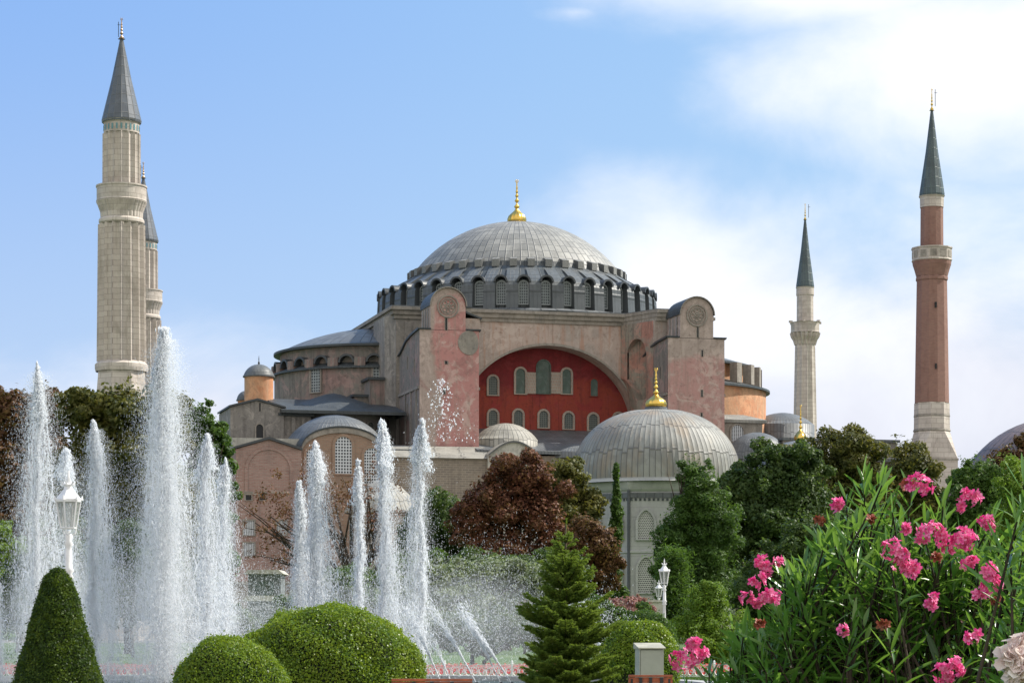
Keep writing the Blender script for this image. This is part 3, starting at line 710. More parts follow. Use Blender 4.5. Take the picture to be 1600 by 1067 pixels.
# gable with fan window, low dome behind
b = -31.6; c = A(803, b); hw = 2.9
top = [(c + hw * (1 - 2 * i / 16), 19.9 + 1.5 * math.cos((1 - 2 * i / 16) * math.pi / 2)) for i in range(17)]
m = MB().mat(M['white_wall']); m.extr([(c - hw, 0), (c + hw, 0)] + top, b, -28.9, 'y')
m.mat(M['lead_lt']); m.extr([(x, z) for x, z in top] + [(x, z + .2) for x, z in reversed(top)], b - .25, -28.9, 'y'); m.build('curved_gable', mosque)
a = A(795, b); window(mosque, (a, b, 16.2), 0, 3.4, 4.0, M['lat_tymp'], 'round', .25, M['white_wall'], name='fan_window')
m = MB().mat(M['lead_lt']); m.smooth = True; m.lathe([(3.6, 20.8), (3.6, 22.2)] + cap(3.6, 22.2, 1.9, 8), 40, A(790, -24.5), -24.5); m.build('low_dome', mosque)
m = MB().mat(M['lead_mid']); m.smooth = True; m.lathe([(3.6, 20)] + cap(3.6, 20.6, 1.2, 8), 40, A(900, -27), -27); m.build('low_dome', mosque)
# round annex with conical lead roof
a = A(598, -44); m = MB().mat(M['rubble']); m.lathe([(3.5, 0), (3.5, 13)], 16, a, -44); m.mat(M['lead_lt']); m.lathe([(3.9, 12.9), (3.9, 13.1), (3.3, 14.3), (1.8, 15.7), (.02, 16.5)], 32, a, -44); m.build('round_annex', mosque)
# right-hand side
b = -22.5; a0 = 16.85; m = MB().mat(M['cornice']); m.box(a0, 23.5, b, -14.9, 18, 25.1); m.build('aisle_wall', mosque); slope(16.8, 24, b - .3, -14.9, 25.3, 26.6, M['lead_lt'])
a = A(1152, b); window(mosque, (a, b, 22.8), 0, 1.5, 1.9, M['lat_white'], 'round', .2, M['cornice'], name='lattice_window')
m = MB().mat(M['lead_mid']); m.smooth = True; a = A(1182, -27); m.lathe([(3.6, 19)] + cap(3.6, 21.0, 2.5, 10), 48, a, -27); m.build('low_dome', mosque)
m = MB().mat(M['lead_mid']); m.smooth = True; a = A(1222, -5); m.lathe([(4, 20), (4, 26.3)] + cap(4, 26.3, 1.6, 8), 48, a, -5); m.build('low_dome', mosque)
m = MB().mat(M['grey_pl']); m.box(23.5, 37.5, -29, 29, 18, 22.5); m.mat(M['lead_mid']); m.box(23.3, 37.8, -29.3, 29, 22.5, 22.8); m.build('east_wall', mosque)

# ------------------------------------------------------------------ minarets
def flute(n, d):
    return lambda a: 1 + d * .18 - d * .55 * abs(math.sin(a * n / 2)) + (d * .25 if abs(math.sin(a * n / 2)) < .12 else 0)
def spire_part(parent, r, z0, z1, mat, n=16):
    m = MB().mat(mat); m.lathe([(r * .9, z0 - .25), (r, z0 - .25), (r * 1.02, z0), (r * .5, z0 + (z1 - z0) * .5), (.12, z1)], n); m.build('spire', parent)
def rods(parent, z, h, r):
    m = MB().mat(M['iron']); m.tube([(r, 0, z), (r, 0, z + h)], .035, 5); m.tube([(r - .1, 0, z + h * .8), (r + .25, 0, z + h * .8)], .025, 4); m.build('lightning_rod', parent)
def stone_minaret(label, px, d):
    o = thing('minaret', label, 'minaret', (WX(px, d), d, 0), R(9), None)
    m = MB().mat(M['min_stone']); z = lambda y: WZ(y, 234)
    m.lathe([(4.2, 0), (4.2, 10), (2.75, 21), (2.62, 24.5), (2.45, 26.6)], 8, a0=R(22.5), a1=R(382.5)); m.build('base', o)
    m = MB().mat(M['min_stone']); m.lathe([(2.55, 26.6), (2.62, 26.9), (2.62, 27.3), (2.3, 27.6)], 64)
    m.lathe([(2.22, 27.6), (2.10, 41.2)], 128, rf=flute(16, .24))
    m.lathe([(2.12, 41.2), (2.24, 41.35), (2.24, 41.6), (2.1, 41.8)], 64); m.build('shaft', o)
    m = MB().mat(M['min_stone']); m.lathe([(2.0, 41.7), (2.05, 42.4), (2.3, 43.1), (2.42, 43.35)], 96, rf=lambda a: 1 + .035 * abs(math.sin(a * 16)))
    m.lathe([(2.46, 43.35), (2.5, 43.5), (2.44, 43.6), (2.44, 44.8), (2.52, 44.85), (2.52, 45.0), (2.3, 45.0), (2.3, 43.9), (1.7, 43.9)], 64); m.build('balcony', o)
    m = MB().mat(M['min_stone']); m.lathe([(1.76, 43.9), (1.74, 50.2)], 128, rf=flute(16, .17)); m.lathe([(1.76, 50.2), (1.76, 51.2), (1.95, 51.4)], 64)
    up = m.build('upper_shaft', o)
    m = MB().mat(M['tile'])
    for k in range(24):
        a = 2 * math.pi * k / 24; n0 = len(m.v); m.box(1.74, 1.79, -.09, .09, 50.4, 50.95); m.xf(Matrix.Rotation(a, 4, 'Z'), n0)
    m.build('tile_band', up)
    spire_part(o, 1.93, 51.5, 59.8, M['lead_spire'])
    finial(o, (0, 0, 59.6), 2.1, .75, M['bronze'], bulb=False); rods(o, 59.8, 1.5, -.3)
    return o
mi = stone_minaret('wide fluted stone minaret, the nearer one at far left', 190, 234.0)
mi2 = dup(mi); mi2.location = (WX(224, 307), 307, 0); mi2['label'] = 'fluted stone minaret half hidden behind the nearest wide one'
d = 335.0; o = thing('minaret', 'slender pale stone minaret between the main dome and brick minaret', 'minaret', (WX(1258, d), d, 0), R(4))
m = MB().mat(M['min_stone']); m.lathe([(2.2, 0), (2.2, 18), (1.75, 24), (1.62, 29)], 12); m.build('base', o)
m = MB().mat(M['min_stone']); m.lathe([(1.62, 29), (1.38, 41.6)], 96, rf=flute(12, .11)); m.build('shaft', o)
m = MB().mat(M['min_stone']); m.lathe([(1.4, 41.2), (1.6, 41.9), (1.85, 42.3), (2.0, 42.9)], 72, rf=lambda a: 1 + .09 * math.sin(a * 18)); m.lathe([(2.05, 42.9), (2.1, 43.0), (2.05, 43.1), (2.05, 44.3), (2.15, 44.4), (1.9, 44.4), (1.9, 43.1), (1.2, 43.1)], 12)
for k in range(6):
    a = R(15 + 60 * k); n0 = len(m.v); m.box(2.0, 2.5, -.12, .12, 44.3, 44.6); m.xf(Matrix.Rotation(a, 4, 'Z'), n0)
m.build('balcony', o)
m = MB().mat(M['min_stone']); m.lathe([(1.22, 43.1), (1.2, 48.2)], 12); m.lathe([(1.22, 48.2), (1.27, 48.3), (1.25, 49.2), (1.33, 49.4)], 24); m.build('upper_shaft', o)
spire_part(o, 1.28, 49.6, 59.2, M['lead_green'], 14); finial(o, (0, 0, 59), 2.3, .55, M['gold'], bulb=False); rods(o, 59.3, 1.9, .5)
# brick minaret
d = 267.0; o = thing('minaret', 'red brick minaret with pale stone base and balcony, rightmost', 'minaret', (WX(1456, d), d, 0), R(10))
m = MB().mat(M['min_stone']); m.box(-2.25, 2.25, -2.25, 2.25, 0, 20.2)
n8 = [(2.0 * math.cos(R(22.5 + 45 * i)), 2.0 * math.sin(R(22.5 + 45 * i))) for i in range(8)]
sq = [(2.25, 2.25), (-2.25, 2.25), (-2.25, -2.25), (2.25, -2.25)]
for k in range(4):
    p0, p1 = n8[(2 * k) % 8], n8[(2 * k + 1) % 8]; p2 = n8[(2 * k + 2) % 8]; s0, s1 = sq[k], sq[(k + 1) % 4]
    m.poly([(*s0, 20.2), (*p1, 23.4), (*p0, 23.4)]); m.poly([(*s0, 20.2), (*s1, 20.2), (*p2, 23.4), (*p1, 23.4)])
    mx, my = (s0[0] + s1[0]) / 2 * .98, (s0[1] + s1[1]) / 2 * .98
    m.poly([((s0[0] * .75 + s1[0] * .25) * 1.0, (s0[1] * .75 + s1[1] * .25) * 1.0, 20.3), ((s0[0] * .25 + s1[0] * .75), (s0[1] * .25 + s1[1] * .75), 20.3), (mx * .94, my * .94, 22.6)])
m.mat(M['cornice']); m.box(-2.32, 2.32, -2.32, 2.32, 20.0, 20.25); m.build('base', o)
m = MB().mat(M['min_stone']); m.lathe([(2.02, 23.4), (1.98, 26.6)], 8, a0=R(22.5), a1=R(382.5)); m.mat(M['cornice']); m.lathe([(2.0, 23.3), (2.12, 23.45), (2.02, 23.7)], 8, a0=R(22.5), a1=R(382.5)); 
m.lathe([(2.0, 25.0), (2.05, 25.1), (2.0, 25.3)], 8, a0=R(22.5), a1=R(382.5)); m.build('stone_collar', o)
m = MB().mat(M['min_brick']); m.lathe([(1.95, 26.6), (1.72, 40.4), (1.82, 40.5), (1.82, 40.8), (1.75, 40.9)], 12); m.lathe([(1.76, 40.9), (1.95, 41.6), (2.15, 42.2), (2.2, 42.6)], 24)
for zz in (30.3, 37.2): m.mat(M['dark']); m.box(-.3, -.12, -1.95, -1.2, zz, zz + .6)
m.build('shaft', o)
m = MB().mat(M['min_stone']); m.lathe([(2.22, 42.6), (2.32, 42.7), (2.25, 42.8), (2.25, 43.9), (2.34, 44.0), (2.34, 44.15), (2.1, 44.15), (2.1, 42.9), (1.2, 42.9)], 12)
m.mat(M['cornice'])
for k in range(12):
    n0 = len(m.v); m.box(2.17, 2.21, -.36, .36, 43.0, 43.75); m.xf(Matrix.Rotation(R(15 + 30 * k), 4, 'Z'), n0)
m.build('balcony', o)
m = MB().mat(M['min_brick']); m.lathe([(1.32, 42.9), (1.28, 48.7)], 12); m.mat(M['min_stone']); m.lathe([(1.34, 48.7), (1.36, 49.8), (1.5, 50.0)], 12); m.build('upper_shaft', o)
spire_part(o, 1.42, 50.2, 59.9, M['lead_green'], 12); finial(o, (0, 0, 59.7), 2.5, .6, M['gold'], bulb=False); rods(o, 60.2, 1.9, .4)

# ------------------------------------------------------------------ tombs and bath dome
d = 200.0; tomb = thing('tomb', 'pale marble tomb with ribbed lead dome and gold finial', 'tomb', (WX(1025, d), d, 0))
m = MB().mat(M['marble']); a8 = dict(a0=R(-112.5), a1=R(247.5))
m.lathe([(7.15, 0), (7.15, 1.2), (6.85, 1.3), (6.75, 12.6)], 8, **a8); m.build('wall', tomb)
m = MB().mat(M['marble']); m.lathe([(6.75, 12.5), (6.95, 12.7), (7.1, 13.1), (7.1, 13.35)], 8, **a8); m.lathe([(7.3, 13.35), (7.2, 13.5), (7.15, 13.65)], 64)
for zz in (7.4,): m.lathe([(6.8, zz), (6.9, zz + .08), (6.9, zz + .25), (6.8, zz + .3)], 8, **a8)
m.mat(M['lead_mid']); m.lathe([(6.8, 12.0), (6.86, 12.0), (6.86, 12.4), (6.8, 12.4)], 8, **a8)
for k in range(8):
    aa = R(-112.5 + 45 * k); m.tube([(6.85 * math.cos(aa), 6.85 * math.sin(aa), 1), (6.85 * math.cos(aa), 6.85 * math.sin(aa), 12.6)], .13, 8)
m.build('cornice', tomb)
m = MB().mat(M['lead_tomb']); m.smooth = True; m.lathe([(7.1, 13.6)] + [(max(.02, 7.1 * (1 - (i / 26) ** 2.3) ** .4545), 13.7 + 6.15 * i / 26) for i in range(27)], 92 * 4, rf=lambda a: 1 + .007 * abs(math.cos(a * 46)) ** 6); m.build('dome', tomb)
m = MB().mat(M['lead_mid']); m.lathe([(1.0, 19.6), (.95, 19.95), (.8, 20.0)], 24); m.build('dome_collar', tomb)
finial(tomb, (0, 0, 19.95), 3.4, .88, M['gold'], ribs=12)
for k in range(8):
    aa = R(-90 + 45 * k); rr = 6.78 * math.cos(R(22.5)) + .02
    for off in (-1.22, 1.22):
        for z0, h in ((8.6, 2.35), (4.2, 2.9)):
            x = rr * math.cos(aa) - off * math.sin(aa); y = rr * math.sin(aa) + off * math.cos(aa)
            window(tomb, (x, y, z0), aa + math.pi / 2, 1.3, h, M['lat_hex'], 'pointed', .2, M['marble'], proud=.2)
m = MB().mat(M['lead_dk'])
for k in range(8):
    aa = R(-90 + 45 * k); 
    for i in range(14):
        n0 = len(m.v); x = 6.78 * math.cos(R(22.5)) ; m.box(x, x + .06, -2.5 + i * .37, -2.32 + i * .37, 11.75, 11.95); m.xf(Matrix.Rotation(aa, 4, 'Z'), n0)
m.build('frieze', tomb)
d = 255.0; t2 = thing('tomb', 'small lead dome with plain gold finial beside the slender minaret', 'tomb', (WX(1251, 235), 235, 0))
m = MB().mat(M['marble']); m.lathe([(5.5, 0), (5.5, 15)], 8); m.build('wall', t2); m = MB().mat(M['lead_mid']); m.smooth = True; m.lathe([(5.6, 15)] + cap(5.5, 15, 4.9, 10), 48); m.build('dome', t2); finial(t2, (0, 0, 19.8), 3.7, .62, M['gold'], ribs=1)
d = 215.0; bt = thing('bathhouse', 'broad mauve grey dome behind reddish tree at right edge', 'bathhouse', (WX(1650, d), d, 0))
m = MB().mat(M['rose_r']); m.box(-11, 14, -9, 12, 0, 10.8); m.build('wall', bt)
m = MB().mat(lead('bath_lead', (.20, .145, .135), (.16, .12, .115), 50, 6)); m.smooth = True; m.lathe([(9.4, 10.6)] + cap(9.4, 11, 9.4, 16), 72); m.build('dome', bt)
a2 = thing('annex', 'low stone annex under the reddish tree beside the brick minaret', 'building', (WX(1500, 262), 262, 0)); m = MB().mat(M['white_wall']); m.box(-5, 5, -3, 3, 0, 14.6); m.build('wall', a2)
m = MB().mat(M['lead_lt']); m.extr([(-5.3, 14.6), (5.3, 14.6), (0, 17.2)], -3.3, 3.3, 'y'); m.build('roof', a2)

# grey kiosks behind the spray
for i, (px, y0, wpx, d, lab) in enumerate(((413, 893, 60, 150, 'grey kiosk with pale flat roof farther behind the fountain spray'), (420, 934, 80, 118, 'lower grey kiosk with pale awning nearer the fountain spray'))):
    k = thing('kiosk', lab, 'kiosk', (WX(px, d), d, 0)); hw = wpx / 2 * d / F; zt = WZ(y0, d)
    m = MB().mat(paint('kiosk_grey', (.20, .22, .23), .5)); m.box(-hw * .85, hw * .85, 0, 3, 0, zt - .15); m.build('wall', k)
    m = MB().mat(M['white_wall']); m.extr([(-hw * 1.05, zt - .15), (hw * 1.05, zt - .15), (hw * .8, zt + .12), (-hw * .8, zt + .12)], -.6, 3.3, 'y'); m.build('roof', k)
    m = MB().mat(M['bluegreen']); m.box(-hw * .5, hw * .5, -.03, .1, .9, zt - .6); m.build('window', k)
gw = MB().mat(M['rubble']); gw.box(WX(330, 212), WX(860, 212), 212, 212.6, 0, 5.2); gw.mat(M['cornice']); gw.box(WX(330, 212), WX(860, 212), 211.9, 212.7, 5.2, 5.45)
tag(gw.build('garden_wall'), 'long grey stone precinct wall at the foot of the mosque', 'wall')
gw = MB().mat(M['white_wall']); d = 120; gw.box(WX(915, d), WX(1040, d), d, d + .4, 0, WZ(940, d)); gw.box(WX(913, d), WX(1042, d), d - .1, d + .5, WZ(940, d), WZ(937, d)); tag(gw.build('low_wall'), 'low white wall behind the pink flowering shrub', 'wall')

# ------------------------------------------------------------------ trees and plants
F_ = {}
F_['dark'] = foliage('leaf_dark_green', [(.022, .05, .014), (.05, .09, .022), (.10, .145, .035)])
F_['olive'] = foliage('leaf_olive', [(.035, .05, .014), (.09, .10, .022), (.17, .15, .04)])
F_['rust'] = foliage('leaf_rust', [(.05, .028, .014), (.12, .05, .022), (.19, .095, .035), (.09, .08, .03)])
F_['red'] = foliage('leaf_copper', [(.055, .022, .014), (.14, .045, .026), (.23, .10, .05), (.10, .07, .03)], nscale=.8)
F_['mid'] = foliage('leaf_mid_green', [(.03, .07, .012), (.06, .12, .02), (.10, .16, .03)])
F_['bright'] = foliage('leaf_bright_green', [(.07, .14, .015), (.13, .22, .02), (.20, .28, .04)])
F_['cedar'] = foliage('leaf_cypress', [(.025, .055, .014), (.055, .11, .02), (.11, .18, .035)])
F_['box'] = foliage('leaf_box', [(.04, .09, .008), (.13, .215, .016), (.25, .31, .03)], rough=.4, nscale=1.7)
F_['boxdk'] = foliage('leaf_yew', [(.010, .026, .004), (.036, .075, .008), (.12, .17, .016)], rough=.5, spec=.25, trans=.3, nscale=6)
F_['spruce'] = foliage('leaf_spruce', [(.04, .085, .018), (.11, .18, .03), (.27, .34, .06)], nscale=7)
F_['ole'] = foliage('leaf_oleander', [(.02, .07, .012), (.05, .145, .018), (.10, .22, .035), (.19, .30, .07)], rough=.3, spec=.7, trans=.38, nscale=4)
F_['palegreen'] = foliage('leaf_silver', [(.06, .09, .04), (.14, .18, .09), (.28, .32, .2)])

def lump(p, f, ph):
    return (np.sin(p[:, 0] * f + ph) * np.sin(p[:, 2] * f * 1.1 + ph * 2) + np.sin(p[:, 1] * f * .9 + p[:, 0] * f * .7 + ph * 3) * np.cos(p[:, 2] * f * .8 - ph)) * .5
def leaves(rng, cen, rad, n, size, el=1.7, inner=.72, squash=.8, droop=0, fill=None):
    """n leaf quads spread over the shells of the given small blobs, some filling the crown between them"""
    cen = np.asarray(cen, float); rad = np.asarray(rad, float); pr = rad ** 2; pr /= pr.sum()
    idx = rng.choice(len(cen), n, p=pr); d = rng.normal(size=(n, 3)); d /= np.linalg.norm(d, axis=1)[:, None]
    wobble = 1 + .32 * lump(d * 1.0 + idx[:, None] * .37, 3.1, 1.3) + .2 * lump(d, 6.7, idx * 1.7)
    r = rad[idx] * (inner + (1.2 - inner) * rng.random(n) ** .8) * wobble; p = cen[idx] + d * r[:, None] * np.array([1, 1, squash])
    if fill is not None:
        c, ax = fill; k = int(n * .3); q = rng.normal(size=(k, 3)); q /= np.linalg.norm(q, axis=1)[:, None]; u = rng.random(k) ** .38
        edge = .82 + .34 * lump(q * 1.0, 4.3, c[0]) + .22 * lump(q, 9, c[2]) + .1 * lump(q, 19, 3.); p[:k] = np.array(c) + q * (u * edge * .96)[:, None] * np.array(ax); d[:k] = q
        clump = lump(p[:k], 3.2 / max(ax[2] * .4, .4), 2.) ; d[:k] += rng.normal(size=(k, 3)) * .3
        p[:k] += (clump * .3)[:, None] * q
    nrm = d + rng.normal(size=(n, 3)) * .6 + np.array([0, 0, .35]); nrm /= np.linalg.norm(nrm, axis=1)[:, None]
    t = rng.normal(size=(n, 3)) + np.array([0, 0, -droop]); t -= (t * nrm).sum(1)[:, None] * nrm; t /= np.linalg.norm(t, axis=1)[:, None]; b = np.cross(nrm, t)
    s = size * (.6 + .8 * rng.random(n))[:, None]
    v = np.stack([p - t * s * el * .5, p + b * s * .5, p + t * s * el * .5, p - b * s * .5], 1).reshape(-1, 3)
    return v, np.arange(n * 4).reshape(-1, 4)
def blobs_in(rng, ell, k, rr):
    c, ax = np.array(ell[0], float), np.array(ell[1], float)
    d = rng.normal(size=(k, 3)); d /= np.linalg.norm(d, axis=1)[:, None]
    q = rng.random(k) ** .42 * (1 + .26 * np.abs(rng.normal(size=k)) * (rng.random(k) < .3)); p = c + d * q[:, None] * (ax - rr * .5); return p, rr * (.45 + 1.0 * rng.random(k))
def limbs(parent, base, tops, r0, mat=None, name='trunk', twig=.12):
    m = MB().mat(mat or M['bark']); m.smooth = True; bx, by, bz = base; zs = np.mean([t[2] for t in tops]); hz = bz + (zs - bz) * .45
    fork = Vector((bx + rnd.uniform(-.3, .3), by, hz)); m.tube([(bx, by, bz), (bx, by, bz + .3), tuple(fork.lerp(Vector(base), .45)), tuple(fork)], [r0 * 1.3, r0, r0 * .85, r0 * .7], 10)
    for t in tops:
        T = Vector(t); mid = fork.lerp(T, .5) + Vector((rnd.uniform(-.5, .5), rnd.uniform(-.5, .5), rnd.uniform(0, .6)))
        m.tube([tuple(fork - Vector((0, 0, .2))), tuple(mid), tuple(T)], [r0 * .55, r0 * .3, r0 * .08], 6)
        for _ in range(3):
            e = T + Vector((rnd.uniform(-1, 1), rnd.uniform(-1, 1), rnd.uniform(-.6, .6))) * (T - fork).length * twig; m.tube([tuple(mid), tuple(mid.lerp(e, .6) + Vector((0, 0, .2))), tuple(e)], [r0 * .22, r0 * .12, r0 * .03], 5)
    return m.build(name, parent)
def tree(name, label, cat, d, ells, mat, size, n, k=40, rr=None, depth=.8, group=None, trunk_px=None, seed=0, bare=False, r0=.28, el=1.7):
    """ells: (px, py, half width px, half height px, fraction) measured at distance d"""
    rng = np.random.default_rng(seed + 11); s = d / F; bx = WX(trunk_px if trunk_px else np.mean([e[0] for e in ells]), d)
    o = thing(name, label, cat, (bx, d, 0), 0, group); V_, Fc = [], []; base = 0; tops = []; area = sum(e[2] * e[3] for e in ells)
    for e in ells:
        ax = (e[2] * s, min(e[2] * s * depth, 6), e[3] * s); cen = (WX(e[0], d) - bx, rng.uniform(-.4, .4), WZ(e[1], d)); r_ = rr or min(ax) * .27; n_ = int(n * (1 if bare else 2.35) * e[2] * e[3] / area)
        kk = max(12, int(2.2 * k * e[2] * e[3] / area)); p, r = blobs_in(rng, (cen, ax), kk, r_)
        v, f = leaves(rng, p, r, n_, size * .78, el, fill=None if bare else (cen, ax)); V_.append(v); Fc.append(f + base); base += len(v); tops.append((cen[0], cen[1], cen[2] + ax[2] * .1)); tops.append((cen[0] + ax[0] * .4, cen[1], cen[2] - ax[2] * .1)); tops.append((cen[0] - ax[0] * .4, cen[1], cen[2] - ax[2] * .1))
    np_mesh('crown', np.concatenate(V_), np.concatenate(Fc), mat, o); limbs(o, (0, 0, 0), tops, r0, twig=.3 if bare else .12)
    return o
G1 = 'trees between the fountain and the mosque'
tree('deciduous_tree', 'rust and dark green tree at left edge behind tallest fountain jets', 'tree', 135, ((10, 690, 70, 90), (75, 650, 45, 50), (30, 790, 90, 80), (-40, 640, 60, 50), (90, 760, 60, 90)), F_['rust'], .22, 26000, 70, seed=1, group=G1)
tree('deciduous_tree', 'tall olive green tree under the nearer stone minaret', 'tree', 128, ((120, 645, 42, 48), (170, 640, 58, 52), (250, 640, 50, 50), (215, 700, 80, 90), (150, 760, 75, 90), (240, 800, 80, 90), (265, 680, 40, 55)), F_['olive'], .2, 34000, 80, seed=2, group=G1)
tree('deciduous_tree', 'green tree left of the brick block behind the fountain', 'tree', 150, ((305, 665, 42, 44), (330, 690, 34, 46), (345, 740, 26, 60), (295, 780, 55, 80), (335, 850, 40, 70)), F_['mid'], .2, 17000, 50, seed=3, group=G1)
tree('rounded_tree', 'bright green rounded tree at left edge below the rust tree', 'tree', 92, ((-10, 850, 42, 48),), F_['bright'], .10, 9000, 24, seed=4)
tree('sparse_tree', 'thin leafed reddish tree with dark bare limbs before the brick walls', 'tree', 176, ((420, 810, 55, 58), (500, 780, 60, 60), (575, 770, 45, 55), (610, 830, 40, 60), (450, 870, 70, 40)), F_['red'], .15, 4600, 60, seed=5, trunk_px=560, r0=.42, bare=True)
tree('deciduous_tree', 'dark green tree behind the right fountain jets', 'tree', 150, ((690, 820, 58, 62), (655, 860, 45, 50), (735, 850, 40, 50)), F_['dark'], .16, 16000, 46, seed=6, group=G1)
tree('copper_tree', 'large copper red tree in front of the great arch', 'tree', 145, ((770, 785, 56, 58), (822, 745, 50, 42), (738, 830, 45, 45), (838, 810, 52, 60), (780, 860, 60, 36), (722, 800, 22, 26), (870, 850, 40, 40)), F_['red'], .15, 34000, 70, seed=7)
tree('deciduous_tree', 'olive brown tree between the copper tree and tomb', 'tree', 150, ((890, 760, 42, 50), (905, 810, 48, 55), (860, 800, 35, 50)), F_['olive'], .17, 15000, 44, seed=8, group=G1)
tree('deciduous_tree', 'rust brown low tree behind the spruce', 'tree', 140, ((930, 850, 46, 48), (900, 880, 45, 45), (945, 890, 32, 40)), F_['rust'], .15, 14000, 40, seed=9, group=G1)
tree('flowering_hedge', 'silvery green bushes wet with spray left of the spruce', 'bush', 92, ((690, 900, 60, 32), (770, 895, 60, 32), (850, 905, 55, 34), (640, 930, 60, 36), (740, 950, 90, 40)), F_['palegreen'], .09, 22000, 60, seed=10, r0=.08)
tree('leafy_bush', 'green low bush behind the central jets', 'bush', 98, ((560, 920, 70, 48), (640, 900, 40, 40), (680, 890, 40, 30), (480, 950, 60, 40)), F_['mid'], .1, 13000, 40, seed=12, r0=.08)
G3 = 'dark shrubs behind the fountain'
for i, (lab, ee, dd, mt) in enumerate((('dark shrub mass behind the leftmost jets', ((20, 930, 75, 85), (95, 900, 60, 90)), 112, 'dark'), ('dark shrub under the olive tree trunk', ((175, 900, 60, 90), (240, 910, 60, 90)), 115, 'dark'), ('dark shrub right of the tallest jet at ground level', ((310, 950, 50, 60), (350, 975, 50, 40)), 108, 'dark'),
    ('dark green shrub row behind the slanting streams', ((660, 985, 70, 34), (760, 985, 70, 34), (850, 985, 60, 36)), 84, 'dark'), ('dark shrub under the copper tree', ((770, 900, 80, 50), (870, 905, 60, 50)), 128, 'dark'), ('dark low shrub behind the pink flowering shrub', ((930, 960, 40, 32), (975, 975, 50, 26)), 90, 'mid'))):
    tree('leafy_bush', lab, 'bush', dd, ee, F_[mt], .12 * dd / 110, 15000, 40, seed=80 + i, group=G3, r0=.07)
def cypress(name, label, px, ytop, ybot, hw, d, mat, n, seed, size=.12, sway=0):
    rng = np.random.default_rng(seed); o = thing(name, label, 'tree', (WX(px, d), d, 0)); s = d / F; z0, z1 = max(.2, WZ(ybot, d)), WZ(ytop, d)
    k = 90; tt = rng.random(k) ** .8; rad = hw * s * (1 - tt ** 1.6 * .93) * (.75 + .4 * np.sin(tt * 9 + seed)) ; rad = np.maximum(rad, .15)
    an = rng.random(k) * 6.28; q = rng.random(k) ** .5 * .6
    p = np.stack([np.cos(an) * rad * q + sway * tt, np.sin(an) * rad * q, z0 + (z1 - z0) * tt], 1); r = np.maximum(rad * .5, .14)
    v, f = leaves(rng, p, r, n, size, 2.2, .5, 1.7, droop=-1.2); np_mesh('crown', v, f, mat, o)
    m = MB().mat(M['bark']); m.tube([(0, 0, 0), (0, 0, z0 + .5), (sway * .5, 0, (z0 + z1) / 2)], [.22, .18, .06], 8); m.build('trunk', o); return o
cypress('cypress', 'narrow dark cypress in front of the marble tomb', 963, 728, 935, 17, 150, F_['cedar'], 9000, 21, .12)
# feathery cedars: drooping fans
def cedar(label, px, ytop, ybot, hw, d, mat, seed, n=26, leafn=700, size=.13):
    rng = np.random.default_rng(seed); o = thing('conifer', label, 'tree', (WX(px, d), d, 0)); s = d / F; V_, Fc = [], []; base = 0; z0, z1 = max(.3, WZ(ybot, d)), WZ(ytop, d)
    for i in range(n * 5):
        tt = rng.random() ** .9; R0 = hw * s * (1 - tt ** 2.6 * .8) * (.8 + .35 * math.sin(tt * 7 + seed)); an = rng.random() * 6.28; L = R0 * (.6 + .5 * rng.random()); z = z0 + (z1 - z0) * tt
        kk = int(leafn * .2 * (.4 + L / (hw * s))); u = rng.random(kk) ** .7; lift = .8 * rng.random() * L
        ctr = np.stack([np.cos(an) * L * u, np.sin(an) * L * u, z + lift * u - .35 * L * u ** 2], 1); wd = .22 + .35 * (1 - u)
        p = ctr + rng.normal(size=(kk, 3)) * wd[:, None] * np.array([1, 1, .8])
        t = np.stack([np.cos(an) * np.ones(kk), np.sin(an) * np.ones(kk), .5 * np.ones(kk)], 1) + rng.normal(size=(kk, 3)) * .5; t /= np.linalg.norm(t, axis=1)[:, None]
        b = np.cross(t, rng.normal(size=(kk, 3))); b /= np.linalg.norm(b, axis=1)[:, None]; sz = size * (.6 + .8 * rng.random(kk))[:, None]
        v = np.stack([p - t * sz * 1.3, p + b * sz * .3, p + t * sz * 1.3, p - b * sz * .3], 1).reshape(-1, 3); V_.append(v); Fc.append(np.arange(kk * 4).reshape(-1, 4) + base); base += kk * 4
    np_mesh('crown', np.concatenate(V_), np.concatenate(Fc), mat, o); m = MB().mat(M['bark']); m.smooth = True; m.tube([(0, 0, 0), (0, 0, z0), (0, 0, z0 + (z1 - z0) * .9)], [.35, .3, .05], 8); m.build('trunk', o); return o
tree('conifer', 'broad feathery dark conifer covering the right side of the tomb', 'tree', 138, ((1095, 765, 38, 55), (1068, 835, 42, 62), (1120, 830, 45, 75), (1045, 870, 34, 55), (1090, 900, 62, 80), (1100, 800, 50, 60), (1075, 740, 22, 28)), F_['cedar'], .085, 30000, 90, seed=33, el=3.4)
cedar('small dark pointed conifer at the foot of the broad feathery one', 1052, 865, 985, 26, 128, F_['cedar'], 32, 20, 700, .1)
G2 = 'dark trees right of the tomb'
tree('deciduous_tree', 'big dark green tree behind the oleander, under the gold finial', 'tree', 150, ((1165, 765, 48, 52), (1215, 742, 52, 50), (1150, 840, 60, 70), (1240, 800, 75, 80), (1265, 735, 34, 40), (1190, 800, 60, 60), (1200, 920, 90, 70)), F_['dark'], .17, 46000, 100, seed=41, group=G2)
tree('deciduous_tree', 'dark tree with russet top left of the brick minaret', 'tree', 158, ((1325, 712, 58, 52), (1290, 770, 60, 60), (1350, 790, 55, 60), (1240, 715, 32, 28)), F_['olive'], .18, 26000, 70, seed=42, group=G2)
tree('deciduous_tree', 'olive green tree at the foot of the brick minaret', 'tree', 165, ((1425, 730, 45, 46), (1440, 790, 50, 60), (1400, 780, 45, 60)), F_['olive'], .18, 18000, 50, seed=43, group=G2)
